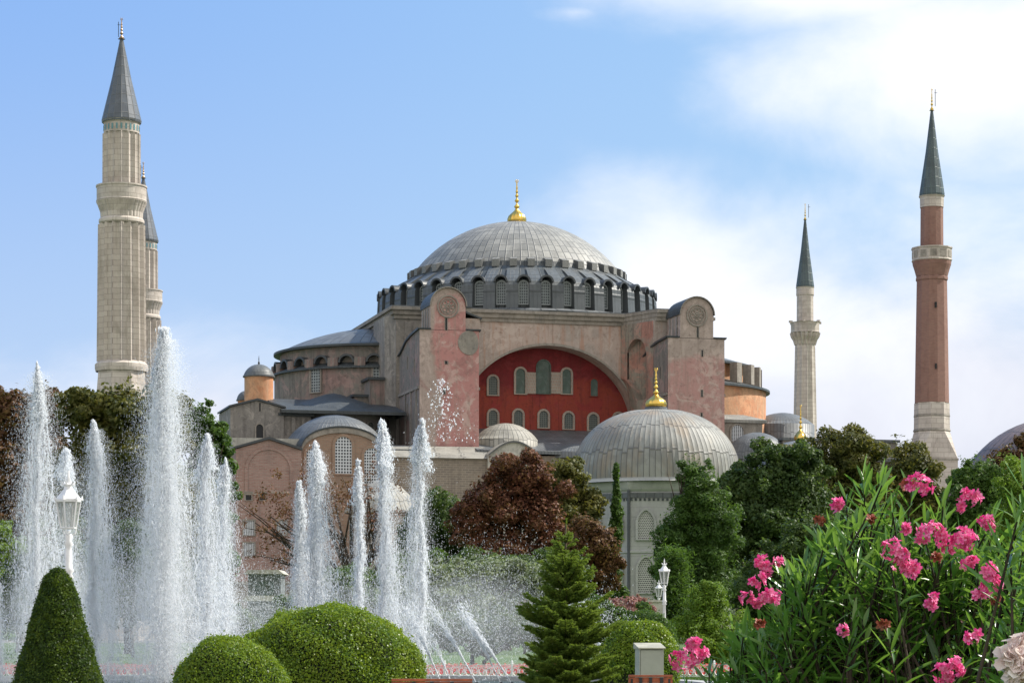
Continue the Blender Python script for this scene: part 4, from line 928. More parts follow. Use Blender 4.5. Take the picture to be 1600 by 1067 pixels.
tree('deciduous_tree', 'blue green tree low behind the oleander', 'tree', 120, ((1270, 880, 60, 80), (1340, 870, 60, 80), (1200, 900, 60, 60)), F_['dark'], .13, 24000, 60, seed=44, group=G2)
tree('deciduous_tree', 'reddish brown tree before the dome at right edge', 'tree', 165, ((1580, 722, 42, 28), (1612, 700, 30, 32), (1600, 770, 70, 45), (1535, 752, 26, 18)), F_['rust'], .18, 18000, 50, seed=45)
tree('deciduous_tree', 'light green airy tree below the dome at right edge', 'tree', 110, ((1530, 745, 45, 35), (1560, 790, 60, 50), (1500, 790, 40, 40)), F_['mid'], .12, 15000, 50, seed=46)
tree('leafy_bush', 'yellow green bush at upper right behind the oleander flowers', 'bush', 60, ((1590, 760, 40, 55), (1570, 830, 50, 50), (1610, 900, 60, 100)), F_['bright'], .05, 16000, 50, seed=47, r0=.08)
tree('leafy_bush', 'bright green bush right of the two lamp posts', 'bush', 78, ((1105, 950, 42, 36), (1080, 985, 45, 32), (1110, 925, 22, 20), (1130, 1000, 60, 40)), F_['bright'], .055, 20000, 50, seed=48, r0=.07)
# pink crape myrtle behind the round hedges
cm_ = tree('flowering_shrub', 'pink flowering shrub behind the round hedges', 'shrub', 100, ((980, 948, 38, 16), (1000, 940, 18, 12)), foliage('crape_flowers', [(.20, .05, .06), (.42, .16, .18), (.5, .3, .26), (.12, .10, .04)], nscale=3), .07, 5000, 24, seed=49, r0=.05)

# clipped shrubs -----------------------------------------------------
def shell_leaves(rng, pts, nrm, size, el=1.3, jit=.02, tilt=.75):
    n = len(pts); nr = nrm + rng.normal(size=(n, 3)) * tilt; nr /= np.linalg.norm(nr, axis=1)[:, None]
    t = rng.normal(size=(n, 3)); t -= (t * nr).sum(1)[:, None] * nr; t /= np.linalg.norm(t, axis=1)[:, None]; b = np.cross(nr, t); s = size * (.6 + .8 * rng.random(n))[:, None]
    p = pts + nrm * (rng.normal(size=n) * jit + np.where(rng.random(n) < .02, rng.random(n) * jit * 4.5, 0))[:, None]
    return np.stack([p - t * s * el * .5, p + b * s * .5, p + t * s * el * .5, p - b * s * .5], 1).reshape(-1, 3), np.arange(n * 4).reshape(-1, 4)
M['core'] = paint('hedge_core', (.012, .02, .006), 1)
def dome_hedge(name, label, px, ytop, hwpx, d, ze, mat, n, size, group=None, seed=0, dy=1.0, p_=2.3):
    """rounded clipped shrub: superellipse of half width hwpx, from the ground to ytop"""
    rng = np.random.default_rng(seed); s = d / F; o = thing(name, label, 'clipped shrub', (WX(px, d), d, 0), 0, group); a, h = hwpx * s, WZ(ytop, d); a2 = a * dy; zc = h * ze
    d3 = rng.normal(size=(n, 3)); d3[:, 2] = np.where(rng.random(n) < .75, np.abs(d3[:, 2]), d3[:, 2]); d3 /= np.linalg.norm(d3, axis=1)[:, None]
    k = (np.abs(d3) ** p_).sum(1) ** (-1 / p_); u = d3 * k[:, None]
    up = u[:, 2] > 0; pts = np.stack([u[:, 0] * a, u[:, 1] * a2, np.where(up, zc + u[:, 2] * (h - zc), zc + u[:, 2] * zc)], 1)
    bumpy = 1 + .022 * np.sin(pts[:, 0] * 9 + 1) * np.sin(pts[:, 1] * 8) + .016 * np.sin(pts[:, 2] * 11 + pts[:, 0] * 7); pts[:, :2] *= bumpy[:, None]; pts[:, 2] *= bumpy
    nr = pts / np.array([a, a2, max(h - zc, .3)]) ** 2 - np.array([0, 0, zc]) / max(h - zc, .3) ** 2; nr /= np.linalg.norm(nr, axis=1)[:, None]
    v, f = shell_leaves(rng, pts, nr, size, 1.35, size * .9); np_mesh('foliage', v, f, mat, o)
    m = MB().mat(M['core']); m.smooth = True; prof = []
    for i in range(15):
        q = -math.pi / 2 + math.pi * i / 14; cx, sz = math.cos(q), math.sin(q); kk = (abs(cx) ** p_ + abs(sz) ** p_) ** (-1 / p_); prof.append((max(.005, a * cx * kk * .965), zc + sz * kk * ((h - zc) if sz > 0 else zc) * .965))
    m.lathe(prof, 40); 
    for i in range(len(m.v)): x, y, z = m.v[i]; m.v[i] = (x, y * dy, z)
    m.build('core', o); return o
GH = 'rounded clipped shrubs by the benches'
dome_hedge('clipped_shrub', 'largest light green rounded clipped shrub left of the bench', 513, 950, 150, 30, .42, F_['box'], 60000, .022, GH, 51, .8, 2.15)
dome_hedge('clipped_shrub', 'smaller round clipped shrub in front of the largest one', 361, 997, 96, 26, .40, F_['box'], 34000, .018, GH, 52, .9, 2.15)
dome_hedge('clipped_shrub', 'round light green shrub behind the grey cabinet', 1000, 972, 62, 47, .4, F_['box'], 26000, .03, GH, 53, .9, 2.2)
dome_hedge('clipped_shrub', 'round dark green shrub farther back under the lamps', 1010, 957, 48, 66, .4, F_['mid'], 18000, .04, GH, 54, .9, 2.2)
# cone topiary
def cone_topiary(label, px, ytop, d, prof_px, seed):
    rng = np.random.default_rng(seed); s = d / F; o = thing('cone_topiary', label, 'topiary', (WX(px, d), d, 0)); prof = [(r * s, WZ(y, d)) for r, y in prof_px]
    L = [0]
    for i in range(1, len(prof)): L.append(L[-1] + math.dist(prof[i], prof[i - 1]))
    n = 75000; u = rng.random(n) ; zz = np.interp(u ** .8, np.array(L) / L[-1], [p[1] for p in prof]); rr = np.interp(u ** .8, np.array(L) / L[-1], [p[0] for p in prof]); an = rng.random(n) * 6.283
    rr = rr * (1 + .015 * np.sin(an * 7 + zz * 5) + .02 * np.sin(zz * 14 + an * 3))
    pts = np.stack([rr * np.cos(an), rr * np.sin(an), zz], 1); nr = np.stack([np.cos(an), np.sin(an), .25 + 0 * an + 2.0 * (rr < prof[2][0] * .6)], 1); nr /= np.linalg.norm(nr, axis=1)[:, None]
    v, f = shell_leaves(rng, pts, nr, .014, 1.8, .012, .9); np_mesh('foliage', v, f, F_['boxdk'], o)
    m = MB().mat(M['core']); m.smooth = True; m.lathe([(max(.005, r * .95), z - .01) for r, z in prof], 40); m.build('core', o); return o
cone_topiary('tall dark green cone topiary with rounded tip at lower left', 90, 890, 25, ((.5, 889), (10, 893), (20, 905), (30, 935), (45, 990), (60, 1040), (68, 1070), (78, 1110), (86, 1150), (90, 1200), (92, 1208)), 61)

# spruce ---------------------------------------------------------------
def spruce(label, px, d, ztop, hw):
    rng = np.random.default_rng(5); o = thing('spruce', label, 'tree', (WX(px, d), d, 0)); P0, T0, S0 = [], [], []; m = MB().mat(M['bark']); m.smooth = True
    m.tube([(0, 0, 0), (0, 0, ztop * .5), (0, 0, ztop)], [.06, .035, .008], 8)
    def sprig(p0, dirv, L, rad=.022):
        k = int(L * 1250); u = rng.random(k) * L; ax = dirv / np.linalg.norm(dirv); c = p0 + ax * u[:, None]; nd = rng.normal(size=(k, 3)); nd -= (nd @ ax)[:, None] * ax * 1.0; nd /= np.linalg.norm(nd, axis=1)[:, None]; nd = nd + ax * .8 + np.array([0, 0, .25]); nd /= np.linalg.norm(nd, axis=1)[:, None]
        P0.append(c); T0.append(nd); S0.append(np.full(k, rad))
    nwh = 14
    for w_ in range(nwh):
        tt = w_ / nwh; z = .25 + (ztop - .35) * tt; RR = hw * (1 - tt) ** .72 * (1.0 + .11 * rng.normal()) + .04; nb = 15 if tt < .8 else 6
        for j in range(nb):
            an = 6.283 * (j + rng.random() * .6) / nb + w_ * .7; L = max(.06, RR * (.62 + .42 * rng.random()) * (1 + .12 * math.sin(an * 2 + w_)))
            if rng.random() < .05: continue
            L = L * 1.0; up = .16 + .5 * tt; zj = z + rng.normal() * .04
            hv = np.array([math.cos(an), math.sin(an), 0.]); side = np.array([-math.sin(an), math.cos(an), 0.]); pts = []
            for q in range(6):
                u = q / 5; pts.append(np.array([0, 0, zj]) + hv * L * u + np.array([0, 0, L * (up * u - .28 * u * (1 - tt) + .22 * u * u)]))
            m.tube([tuple(x) for x in pts], [.012 * (1 - q / 6.5) for q in range(6)], 4)
            for q in range(5): sprig(pts[q], pts[q + 1] - pts[q], np.linalg.norm(pts[q + 1] - pts[q]), .024)
            nt = max(2, int(L / .045))
            for q in range(nt):
                u = (.18 + .82 * (q + rng.random() * .5) / nt); b0 = np.array([np.interp(u, np.linspace(0, 1, 6), [x[i] for x in pts]) for i in range(3)]); tl = L * .42 * (1 - u * .75) * (.7 + .6 * rng.random()) + .03
                for sg in (-1, 1):
                    dv = hv * .75 + side * sg * (.75 + .2 * rng.random()) + np.array([0, 0, .12 + .25 * rng.random()]); sprig(b0, dv, tl, .026)
                    if tl > .12:
                        e = b0 + dv / np.linalg.norm(dv) * tl * .5; sprig(e, hv + side * sg * .1 + np.array([0, 0, .3]), tl * .5, .022)
    sprig(np.array([0, 0, ztop - .3]), np.array([.02, 0, 1.]), .36, .022)
    P_, T_, S_ = np.concatenate(P0), np.concatenate(T0), np.concatenate(S0); n = len(P_); b = np.cross(T_, rng.normal(size=(n, 3))); b /= np.linalg.norm(b, axis=1)[:, None]
    wdt = .0040; v = np.stack([P_ - b * wdt, P_ + b * wdt, P_ + T_ * S_[:, None] * (.8 + .5 * rng.random(n))[:, None]], 1).reshape(-1, 3)
    np_mesh('needles', v, np.arange(n * 3).reshape(-1, 3), F_['spruce'], o); m.build('trunk', o)
    # solid heart of dead twigs keeps it dense
    return o
spruce('young spruce with layered dark branches left of the grey cabinet', 884, 30, WZ(818, 30), .86)

# ------------------------------------------------------------------ oleanders
def blade(n_seg=4):
    us = [0, .25, .55, .82, 1]; ws = [.25, .85, 1, .6, .0]; return us, ws
def leaf_batch(rng, base, dirs, L, Wd, curve):
    """lance leaves folded on the midrib: 4 segments x 2 halves"""
    n = len(base); us = np.array([0, .25, .55, .82, 1]); ws = np.array([.3, .85, 1, .62, .03]); up = np.array([0, 0, 1.]) + rng.normal(size=(n, 3)) * .45
    side = np.cross(dirs, up); side /= np.linalg.norm(side, axis=1)[:, None]; nrm = np.cross(side, dirs); V_ = []
    for u, w_ in zip(us, ws):
        c = base + dirs * (L * u)[:, None] - np.array([0, 0, 1.]) * (curve * L * u * u)[:, None]; e = side * (Wd * w_ * .5)[:, None]; lift = nrm * (Wd * w_ * .18)[:, None]
        V_ += [c - e + lift, c, c + e + lift]
    v = np.stack(V_, 1).reshape(-1, 3); f = []
    for i in range(4):
        f += [[3 * i, 3 * i + 1, 3 * i + 4, 3 * i + 3], [3 * i + 1, 3 * i + 2, 3 * i + 5, 3 * i + 4]]
    f = np.array(f); return v, (np.arange(n)[:, None, None] * 15 + f[None]).reshape(-1, 4)
def flower_mesh(rng, cols, r, nf, fs, mat, parent, loc, name='flower_cluster', flat=.8):
    V_, Fc = [], []; base = 0
    for i in range(nf):
        d3 = rng.normal(size=3); d3[1] = -abs(d3[1]) * 1.2; d3[2] += .15; d3 /= np.linalg.norm(d3); c = d3 * r * (.55 + .5 * rng.random()) * np.array([1, .8, flat]); nr = d3 + rng.normal(size=3) * .5; nr /= np.linalg.norm(nr)
        t = np.cross(nr, rng.normal(size=3)); t /= np.linalg.norm(t); b = np.cross(nr, t); s = fs * (.75 + .5 * rng.random()); a0 = rng.random() * 6
        for lay in range(2):
            ss = s * (1 if lay == 0 else .62)
            for k in range(5):
                a = a0 + lay * .6 + 6.283 * k / 5; dv = t * math.cos(a) + b * math.sin(a); sd_ = -t * math.sin(a) + b * math.cos(a); cup = (.25 + .5 * lay + .2 * rng.random())
                P = [c, c + dv * ss * .55 - sd_ * ss * .30 + nr * ss * cup * .5, c + dv * ss * 1.0 - sd_ * ss * .2 + nr * ss * cup * .55, c + dv * ss * 1.02 + sd_ * ss * .22 + nr * ss * cup * .4, c + dv * ss * .5 + sd_ * ss * .34 + nr * ss * cup * .35]
                V_ += P; Fc.append([base, base + 1, base + 2, base + 3]); Fc.append([base, base + 3, base + 4, base + 4]); base += 5
    me = bpy.data.meshes.new(name); me.from_pydata([tuple(p) for p in V_], [], [tuple(dict.fromkeys(f)) for f in Fc]); me.materials.append(mat)
    o = bpy.data.objects.new(name, me); link(o, parent); o.location = loc; return o
M['pink'] = foliage('oleander_pink', [(.66, .02, .18), (.84, .08, .34), (.92, .36, .58), (.80, .05, .28)], tint=(1, .8, 1.1), rough=.5, trans=.3, nscale=20)
M['pale'] = foliage('oleander_pale', [(.70, .52, .50), (.84, .72, .68), (.90, .83, .79)], tint=(1, 1, 1), rough=.5, trans=.3, nscale=20)
M['bud'] = foliage('oleander_buds', [(.22, .03, .03), (.35, .08, .05), (.18, .07, .03)], rough=.5, trans=.1, nscale=20)
def oleander(label, d, env, xr, ntip, seed, flowers, fl_mat, mat, lean=0, Lf=(.08, .150), dep=.9, group=None, near=None):
    """env: list of (px, py) of the bush's top outline at distance d"""
    rng = np.random.default_rng(seed); px0 = sum(xr) / 2; bx = WX(px0, d); o = thing('oleander', label, 'oleander', (bx, d, 0), 0, group); ex = [e[0] for e in env]; ey = [e[1] for e in env]
    bases, dirs, Ls, Ws = [], [], [], []; st = MB().mat(M['bark']); st.smooth = True
    for i in range(ntip):
        px = rng.uniform(*xr); top = np.interp(px, ex, ey) + rng.normal() * 20 + 22 * math.sin(px * .05) * math.sin(px * .13); u = rng.random() ** 1.25; zt = WZ(top, d); z = zt - u * (zt - .5); y = rng.uniform(-dep, dep) * (.35 + .65 * u)
        tip = np.array([WX(px, d) - bx, y, z - .03]); dn = np.array([(tip[0]) * .55 + rng.normal() * .22 + lean, y * .5 + rng.normal() * .25, 1.0]); dn /= np.linalg.norm(dn); nl = rng.integers(9, 18); ax1 = np.cross(dn, [0, 1, 0.1]); ax1 /= np.linalg.norm(ax1); ax2 = np.cross(dn, ax1)
        sl = .20
        for j in range(nl):
            q = j / nl; an = j * 2.1 + rng.random() * .5; open_ = .25 + 1.0 * (1 - q) + rng.normal() * .12; dv = dn * math.cos(open_) + (ax1 * math.cos(an) + ax2 * math.sin(an)) * math.sin(open_)
            bases.append(tip - dn * sl * (1 - q)); dirs.append(dv / np.linalg.norm(dv)); Ls.append(rng.uniform(*Lf) * (1 - .3 * q)); Ws.append(rng.uniform(.008, .0175))
        if i % 3 == 0:
            e = tip - dn * .45; g_ = np.array([tip[0] * .35, y * .4, .05]); st.tube([tuple(g_), tuple((g_ + e) / 2 + np.array([0, 0, .1])), tuple(e), tuple(tip - dn * .02)], [.012, .009, .005, .0025], 5)
        else:
            e = tip - dn * .4; st.tube([tuple(e - np.array([0, 0, .2])), tuple(e), tuple(tip - dn * .02)], [.006, .005, .0025], 4)
    dirs = np.array(dirs); v, f = leaf_batch(rng, np.array(bases), dirs, np.array(Ls), np.array(Ws), rng.uniform(-.12, .62, len(Ls)) * rng.random(len(Ls)))
    np_mesh('foliage', v, f, mat, o, smooth=False); st.build('stems', o, recalc=False)
    for (px, py, rpx, yoff, kind) in flowers:
        dd = d + yoff; r = rpx * 1.12 * dd / F; loc = (WX(px, dd) - bx, yoff, WZ(py, dd)); nf = max(7, int((rpx / 3.1) ** 1.7)) if fl_mat is M['pink'] else 16
        flower_mesh(rng, None, r, nf, .0145 if fl_mat is M['pink'] else .034, M['bud'] if kind == 'b' else fl_mat, o, loc, 'flower_cluster' if kind == 'f' else 'bud_cluster')
    return o
fl = [(1436, 757, 20, -.5, 'f'), (1515, 779, 17, -.5, 'f'), (1500, 790, 10, -.5, 'f'), (1542, 815, 13, -.4, 'f'), (1546, 826, 8, -.4, 'f'), (1450, 833, 22, -.7, 'f'), (1470, 842, 12, -.7, 'f'), (1503, 843, 24, -.7, 'f'), (1481, 858, 9, -.7, 'f'), (1396, 862, 21, -.7, 'f'), (1405, 882, 11, -.7, 'f'), (1428, 884, 9, -.7, 'f'),
      (1424, 895, 7, -.7, 'f'), (1516, 880, 13, -.7, 'f'), (1544, 895, 15, -.8, 'f'), (1545, 915, 19, -.8, 'f'), (1530, 932, 9, -.8, 'f'), (1194, 878, 12, -.5, 'f'), (1215, 877, 7, -.5, 'f'), (1200, 893, 8, -.5, 'f'), (1186, 908, 12, -.6, 'f'), (1166, 934, 12, -.6, 'f'), (1203, 935, 17, -.6, 'f'), (1180, 941, 8, -.6, 'f'),
      (1455, 935, 9, -.8, 'f'), (1454, 944, 6, -.8, 'f'), (1317, 984, 7, -.9, 'f'), (1519, 994, 11, -.9, 'f'), (1483, 1044, 23, -1.0, 'f'), (1475, 1056, 13, -1., 'f'), (1072, 1030, 21, -.9, 'f'), (1082, 1008, 12, -.9, 'f'), (1097, 1018, 8, -.9, 'f'), (1310, 786, 9, -.2, 'f'), (1305, 792, 6, -.2, 'f'),
      (1362, 812, 6, -.4, 'b'), (1416, 825, 6, -.5, 'f'), (1187, 975, 6, -.5, 'b'), (1280, 812, 7, -.1, 'b'), (1420, 757, 9, -.4, 'b'), (1556, 940, 8, -.6, 'b'), (1464, 872, 7, -.6, 'b'), (1380, 975, 6, -.7, 'b')]
env = [(1060, 1085), (1085, 1065), (1110, 1035), (1140, 1000), (1165, 960), (1200, 920), (1235, 890), (1270, 855), (1300, 815), (1330, 770), (1352, 738), (1385, 768), (1420, 792), (1455, 805), (1500, 810), (1540, 825), (1580, 835), (1620, 840), (1700, 860)]
oleander('large pink flowering oleander filling the lower right', 7.6, env, (1065, 1680), 1150, 71, fl, M['pink'], F_['ole'], dep=.75)
env2 = [(1545, 1020), (1562, 850), (1575, 770), (1600, 740), (1660, 760), (1800, 800)]
oleander('oleander with pale cream flowers cut by the right edge', 5.6, env2, (1572, 1790), 120, 72, [(1602, 1020, 24, -.5, 'f'), (1594, 1050, 20, -.52, 'f'), (1582, 1032, 10, -.52, 'f'), (1608, 1062, 24, -.5, 'f')], M['pale'], F_['ole'], dep=.35, Lf=(.10, .15))

# ------------------------------------------------------------------ fence, flower bed, lamps, benches, cabinet
fx0, fx1, fy = -18, 14, 70.0
fence = thing('ring_fence', 'low white iron fence with rings behind the fountain', 'fence', (0, fy, 0))
m = MB().mat(M['white_metal']); x = fx0
for z in (.06, .34, .40): m.box(fx0, fx1, -.012, .012, z - .01, z + .01)
m.build('rails', fence)
m = MB().mat(M['white_metal']); x = fx0 + .1
while x < fx1:
    m.tube([(x + .075 * math.cos(q), 0, .2 + .11 * math.sin(q)) for q in [2 * math.pi * i / 10 for i in range(11)]], .012, 4); m.tube([(x + .1, 0, .06), (x + .1, 0, .34)], .01, 4); x += .2
tag(m.build('ring_row', fence), kind='stuff')
post = None; x = fx0
while x <= fx1:
    if post is None:
        m = MB().mat(M['white_metal']); m.lathe([(.03, 0), (.03, .42), (.045, .44), (.03, .47), (.035, .50), (.01, .54)], 8); post = m.build('post', fence); p = post
    else: p = post.copy(); C.objects.link(p)
    p.location = (x, 0, 0); x += 2.0
rng = np.random.default_rng(9); n = 26000
def strip_patch(name, n, x0, x1, y0, y1, z0, z1, size, mat):
    p = np.stack([rng.uniform(x0, x1, n), rng.uniform(y0, y1, n), z0 + (z1 - z0) * rng.random(n) * (.6 + .4 * np.sin(rng.uniform(x0, x1, n) * 0))], 1); nr = np.tile([0, -.3, 1.], (n, 1))
    v, f = shell_leaves(rng, p, nr, size, 1.2, .02, 1.2); o = np_mesh(name, v, f, mat); return o
tag(strip_patch('flower_bed', 13000, -18, 14, 72.2, 75.5, .05, .55, .06, foliage('bed_flowers', [(.10, .14, .03), (.55, .02, .03), (.72, .05, .05), (.6, .06, .10)], nscale=.5)), 'strip of red bedding flowers behind the low white fence', 'flower bed', kind='stuff')
tag(strip_patch('grass', 30000, -16, 12, 63.5, 72, 0, .05, .05, F_['mid']), 'short green lawn in front of the low white fence', 'grass', kind='stuff')

def lamp(label, px, d, ytop, post_r=.06, group='white lanterns on posts'):
    H = WZ(ytop, d); o = thing('street_lamp', label, 'lamp post', (WX(px, d), d, 0), R(20), group); k = H / 4.0
    zb = H - .95 * k; m = MB().mat(M['white_metal']); m.smooth = True
    m.lathe([(.15, 0), (.15, .15), (.10, .25), (.09, .6), (.11, .64), (.075, .7), (.06, 1.4), (.085, 1.44), (.06, 1.5), (.05, zb - .75 * k), (.085, zb - .72 * k), (.055, zb - .66 * k), (.09, zb - .62 * k), (.06, zb - .56 * k), (.058, zb - .3 * k), (.045, zb - .24 * k), (.08, zb - .2 * k), (.045, zb - .14 * k), (.07, zb - .08 * k), (.03, zb)], 14); m.build('post', o)
    r0, r1, hh = .12 * k, .19 * k, .42 * k
    def hexp(r, z, n=6): return [(r * math.cos(2 * math.pi * i / n), r * math.sin(2 * math.pi * i / n), z) for i in range(n)]
    m = MB().mat(M['white_metal']); A0, B0 = hexp(r0, zb + .05), hexp(r1, zb + .05 + hh)
    for i in range(6): m.tube([A0[i], B0[i]], .014 * k, 5); m.tube([A0[i], A0[(i + 1) % 6]], .014 * k, 5); m.tube([B0[i], B0[(i + 1) % 6]], .018 * k, 5)
    for i in range(3): a = 2.1 * i; m.tube([(r0 * math.cos(a), r0 * math.sin(a), zb + .05), (r0 * .9 * math.cos(a), r0 * .9 * math.sin(a), zb - .03), (.03, 0, zb - .08)], .012 * k, 4)
    fr = m.build('lantern_frame', o)
    g_ = MB().mat(M['glass']); A0, B0 = hexp(r0 * .97, zb + .06), hexp(r1 * .97, zb + .04 + hh)
    for i in range(6): g_.quad(A0[i], A0[(i + 1) % 6], B0[(i + 1) % 6], B0[i])
    g_.build('glass', fr)
    m = MB().mat(M['white_metal']); zt = zb + .05 + hh; s_ = (H - zt); m.lathe([(r1 * 1.08, zt - .01), (r1 * 1.1, zt + .03 * k), (r1 * .75, zt + s_ * .22), (r1 * .42, zt + s_ * .38), (r1 * .30, zt + s_ * .48), (r1 * .42, zt + s_ * .55), (r1 * .18, zt + s_ * .6), (r1 * .16, zt + s_ * .75), (.005, H)], 6)
    for i in range(6):
        a = 2 * math.pi * i / 6; x, y = r1 * 1.08 * math.cos(a), r1 * 1.08 * math.sin(a); m.tube([(x, y, zt + .02 * k), (x * 1.06, y * 1.06, zt + .09 * k)], [.03 * k, .005], 5); x, y = r1 * .4 * math.cos(a), r1 * .4 * math.sin(a); m.tube([(x, y, zt + s_ * .53), (x * 1.4, y * 1.4, zt + s_ * .66)], [.02 * k, .004], 5)
    m.build('lantern_roof', o); return o
lamp('white lamp post behind the cone topiary, in front of spray', 107, 37, 735)
lamp('taller looking white lamp post right of the spruce, nearer of the pair', 1038, 86, 872)
lamp('white lamp post just behind its twin right of the spruce', 1029.5, 125, 905)

def bench(label, pxl, pxr, d, ytop):
    w2 = (WX(pxr, d) - WX(pxl, d)) / 2; H = WZ(ytop, d); o = thing('park_bench', label, 'bench', ((WX(pxr, d) + WX(pxl, d)) / 2, d, 0), 0, 'wooden benches facing away'); s = MB().mat(M['wood'])
    sl = MB().mat(M['wood'])
    for k in range(5): z = H - .05 - k * .085; sl.extr([(.0 + k * .015, z), (.03 + k * .015, z), (.03 + k * .015, z + .07), (.0 + k * .015, z + .07)], -w2, w2, 'x')
    sl.box(-w2, w2, -.02, .05, H + .025, H + .05); sl.build('backrest', o)
    st = MB().mat(M['wood'])
    for k in range(5): st.box(-w2, w2, .08 + k * .085, .15 + k * .085, .42, .45)
    st.build('seat', o)
    for x in (-w2 * .85, w2 * .85):
        m = MB().mat(M['iron']); m.tube([(x, .0, 0), (x, .02, .42), (x, .012, H)], .022, 6); m.tube([(x, .5, 0), (x, .5, .42), (x, .02, .42)], .022, 6); m.build('leg', o)
    m = MB().mat(M['iron'])
    for x in (-w2 * .45, 0, w2 * .5): m.box(x - .02, x + .02, -.03, -.002, H - .42, H + .02)
    m.build('back_straps', o); return o
bench('wooden bench back in front of the grey cabinet', 982, 1051, 30, 1060)
bench('wooden bench back below the large rounded shrub', 612, 738, 26, 1067)
d = 40; cb = thing('utility_cabinet', 'grey utility cabinet with sloped top behind the bench', 'cabinet', (WX(1015, d), d, 0), R(9)); H = WZ(1013, d)
m = MB().mat(M['cabinet']); m.box(-.21, .21, -.16, .2, 0, H); m.build('body', cb)
m = MB().mat(paint('cabinet_lid', (.42, .40, .31), .5)); m.extr([(-.2, H), (.22, H), (.22, H + .10), (-.2, H + .02)], -.235, .235, 'x'); m.build('lid', cb)
m = MB().mat(M['iron']); m.box(-.19, .19, -.165, -.161, H - .02, H - .008); m.box(-.195, -.19, -.165, -.161, .1, H - .02); m.box(.14, .155, -.18, -.161, H * .5, H * .5 + .1); m.build('door_handle', cb)

# ------------------------------------------------------------------ fountain
t = newmat('pool_water'); t.p.inputs['Base Color'].default_value = (.05, .09, .09, 1); t.p.inputs['Roughness'].default_value = .08; bump(t, t.noise(t.ob, 6, 4), .6, .05); M['water'] = t.m
pool_n = 64; pcx, pcy, pa, pb = -6.2, 52.5, 10.5, 8.5
el = [(pcx + pa * math.cos(2 * math.pi * i / pool_n), pcy + pb * math.sin(2 * math.pi * i / pool_n)) for i in range(pool_n)]
eo = [(pcx + (pa + .5) * math.cos(2 * math.pi * i / pool_n), pcy + (pb + .5) * math.sin(2 * math.pi * i / pool_n)) for i in range(pool_n)]
m = MB().mat(M['water']); m.poly([(x, y, .18) for x, y in el]); tag(m.build('water'), kind='structure')
m = MB().mat(M['marble'])
for i in range(pool_n):
    j = (i + 1) % pool_n; m.quad((*el[i], .3), (*el[j], .3), (*eo[j], .3), (*eo[i], .3)); m.quad((*eo[i], 0), (*eo[j], 0), (*eo[j], .3), (*eo[i], .3)); m.quad((*el[i], 0), (*el[j], 0), (*el[j], .3), (*el[i], .3))
tag(m.build('pool_rim'), 'low stone rim round the fountain pool', 'pool rim')
t = newmat('white_water'); t.p.inputs['Base Color'].default_value = (.93, .95, .97, 1); t.p.inputs['Roughness'].default_value = .25
tr = t.new('ShaderNodeBsdfTranslucent'); tr.inputs[0].default_value = (.95, .97, 1, 1); mx = t.new('ShaderNodeMixShader'); mx.inputs[0].default_value = .6
t.l.new(t.p.outputs[0], mx.inputs[1]); t.l.new(tr.outputs[0], mx.inputs[2]); tp = t.new('ShaderNodeBsdfTransparent'); m3 = t.new('ShaderNodeMixShader'); m3.inputs[0].default_value = .48
t.l.new(mx.outputs[0], m3.inputs[1]); t.l.new(tp.outputs[0], m3.inputs[2]); t.l.new(m3.outputs[0], t.out.inputs[0]); M['spray'] = t.m
tm = newmat('water_mist'); tm.n.remove(tm.p); pv = tm.new('ShaderNodeVolumeScatter'); pv.inputs['Color'].default_value = (1, 1, 1, 1); pv.inputs['Density'].default_value = .26; pv.inputs['Anisotropy'].default_value = .25
tm.l.new(pv.outputs[0], tm.out.inputs['Volume']); M['mist'] = tm.m
M['thin_mist'] = tm.m.copy(); M['thin_mist'].name = 'thin_mist'
for q in M['thin_mist'].node_tree.nodes:
    if q.type == 'VOLUME_SCATTER': q.inputs['Density'].default_value = .12
TET = np.array([[0, 0, 1.], [.94, 0, -.33], [-.47, .82, -.33], [-.47, -.82, -.33], [0, 0, -1.2]]); TF = np.array([[0, 1, 2], [0, 2, 3], [0, 3, 1], [4, 2, 1], [4, 3, 2], [4, 1, 3]])
def drops(P_, size, stretch, vel=None):
    n = len(P_); v = TET[None] * size[:, None, None] * np.stack([np.ones(n), np.ones(n), stretch], 1)[:, None, :]
    if vel is not None:
        zz = v[:, :, 2:3]; v = v.copy(); v[:, :, 0:1] += zz * vel[:, None, 0:1]; v[:, :, 1:2] += zz * vel[:, None, 1:2]
    v = v + P_[:, None, :]; return v.reshape(-1, 3), (np.arange(n)[:, None, None] * 5 + TF[None]).reshape(-1, 3)
JG = 'fountain jets'
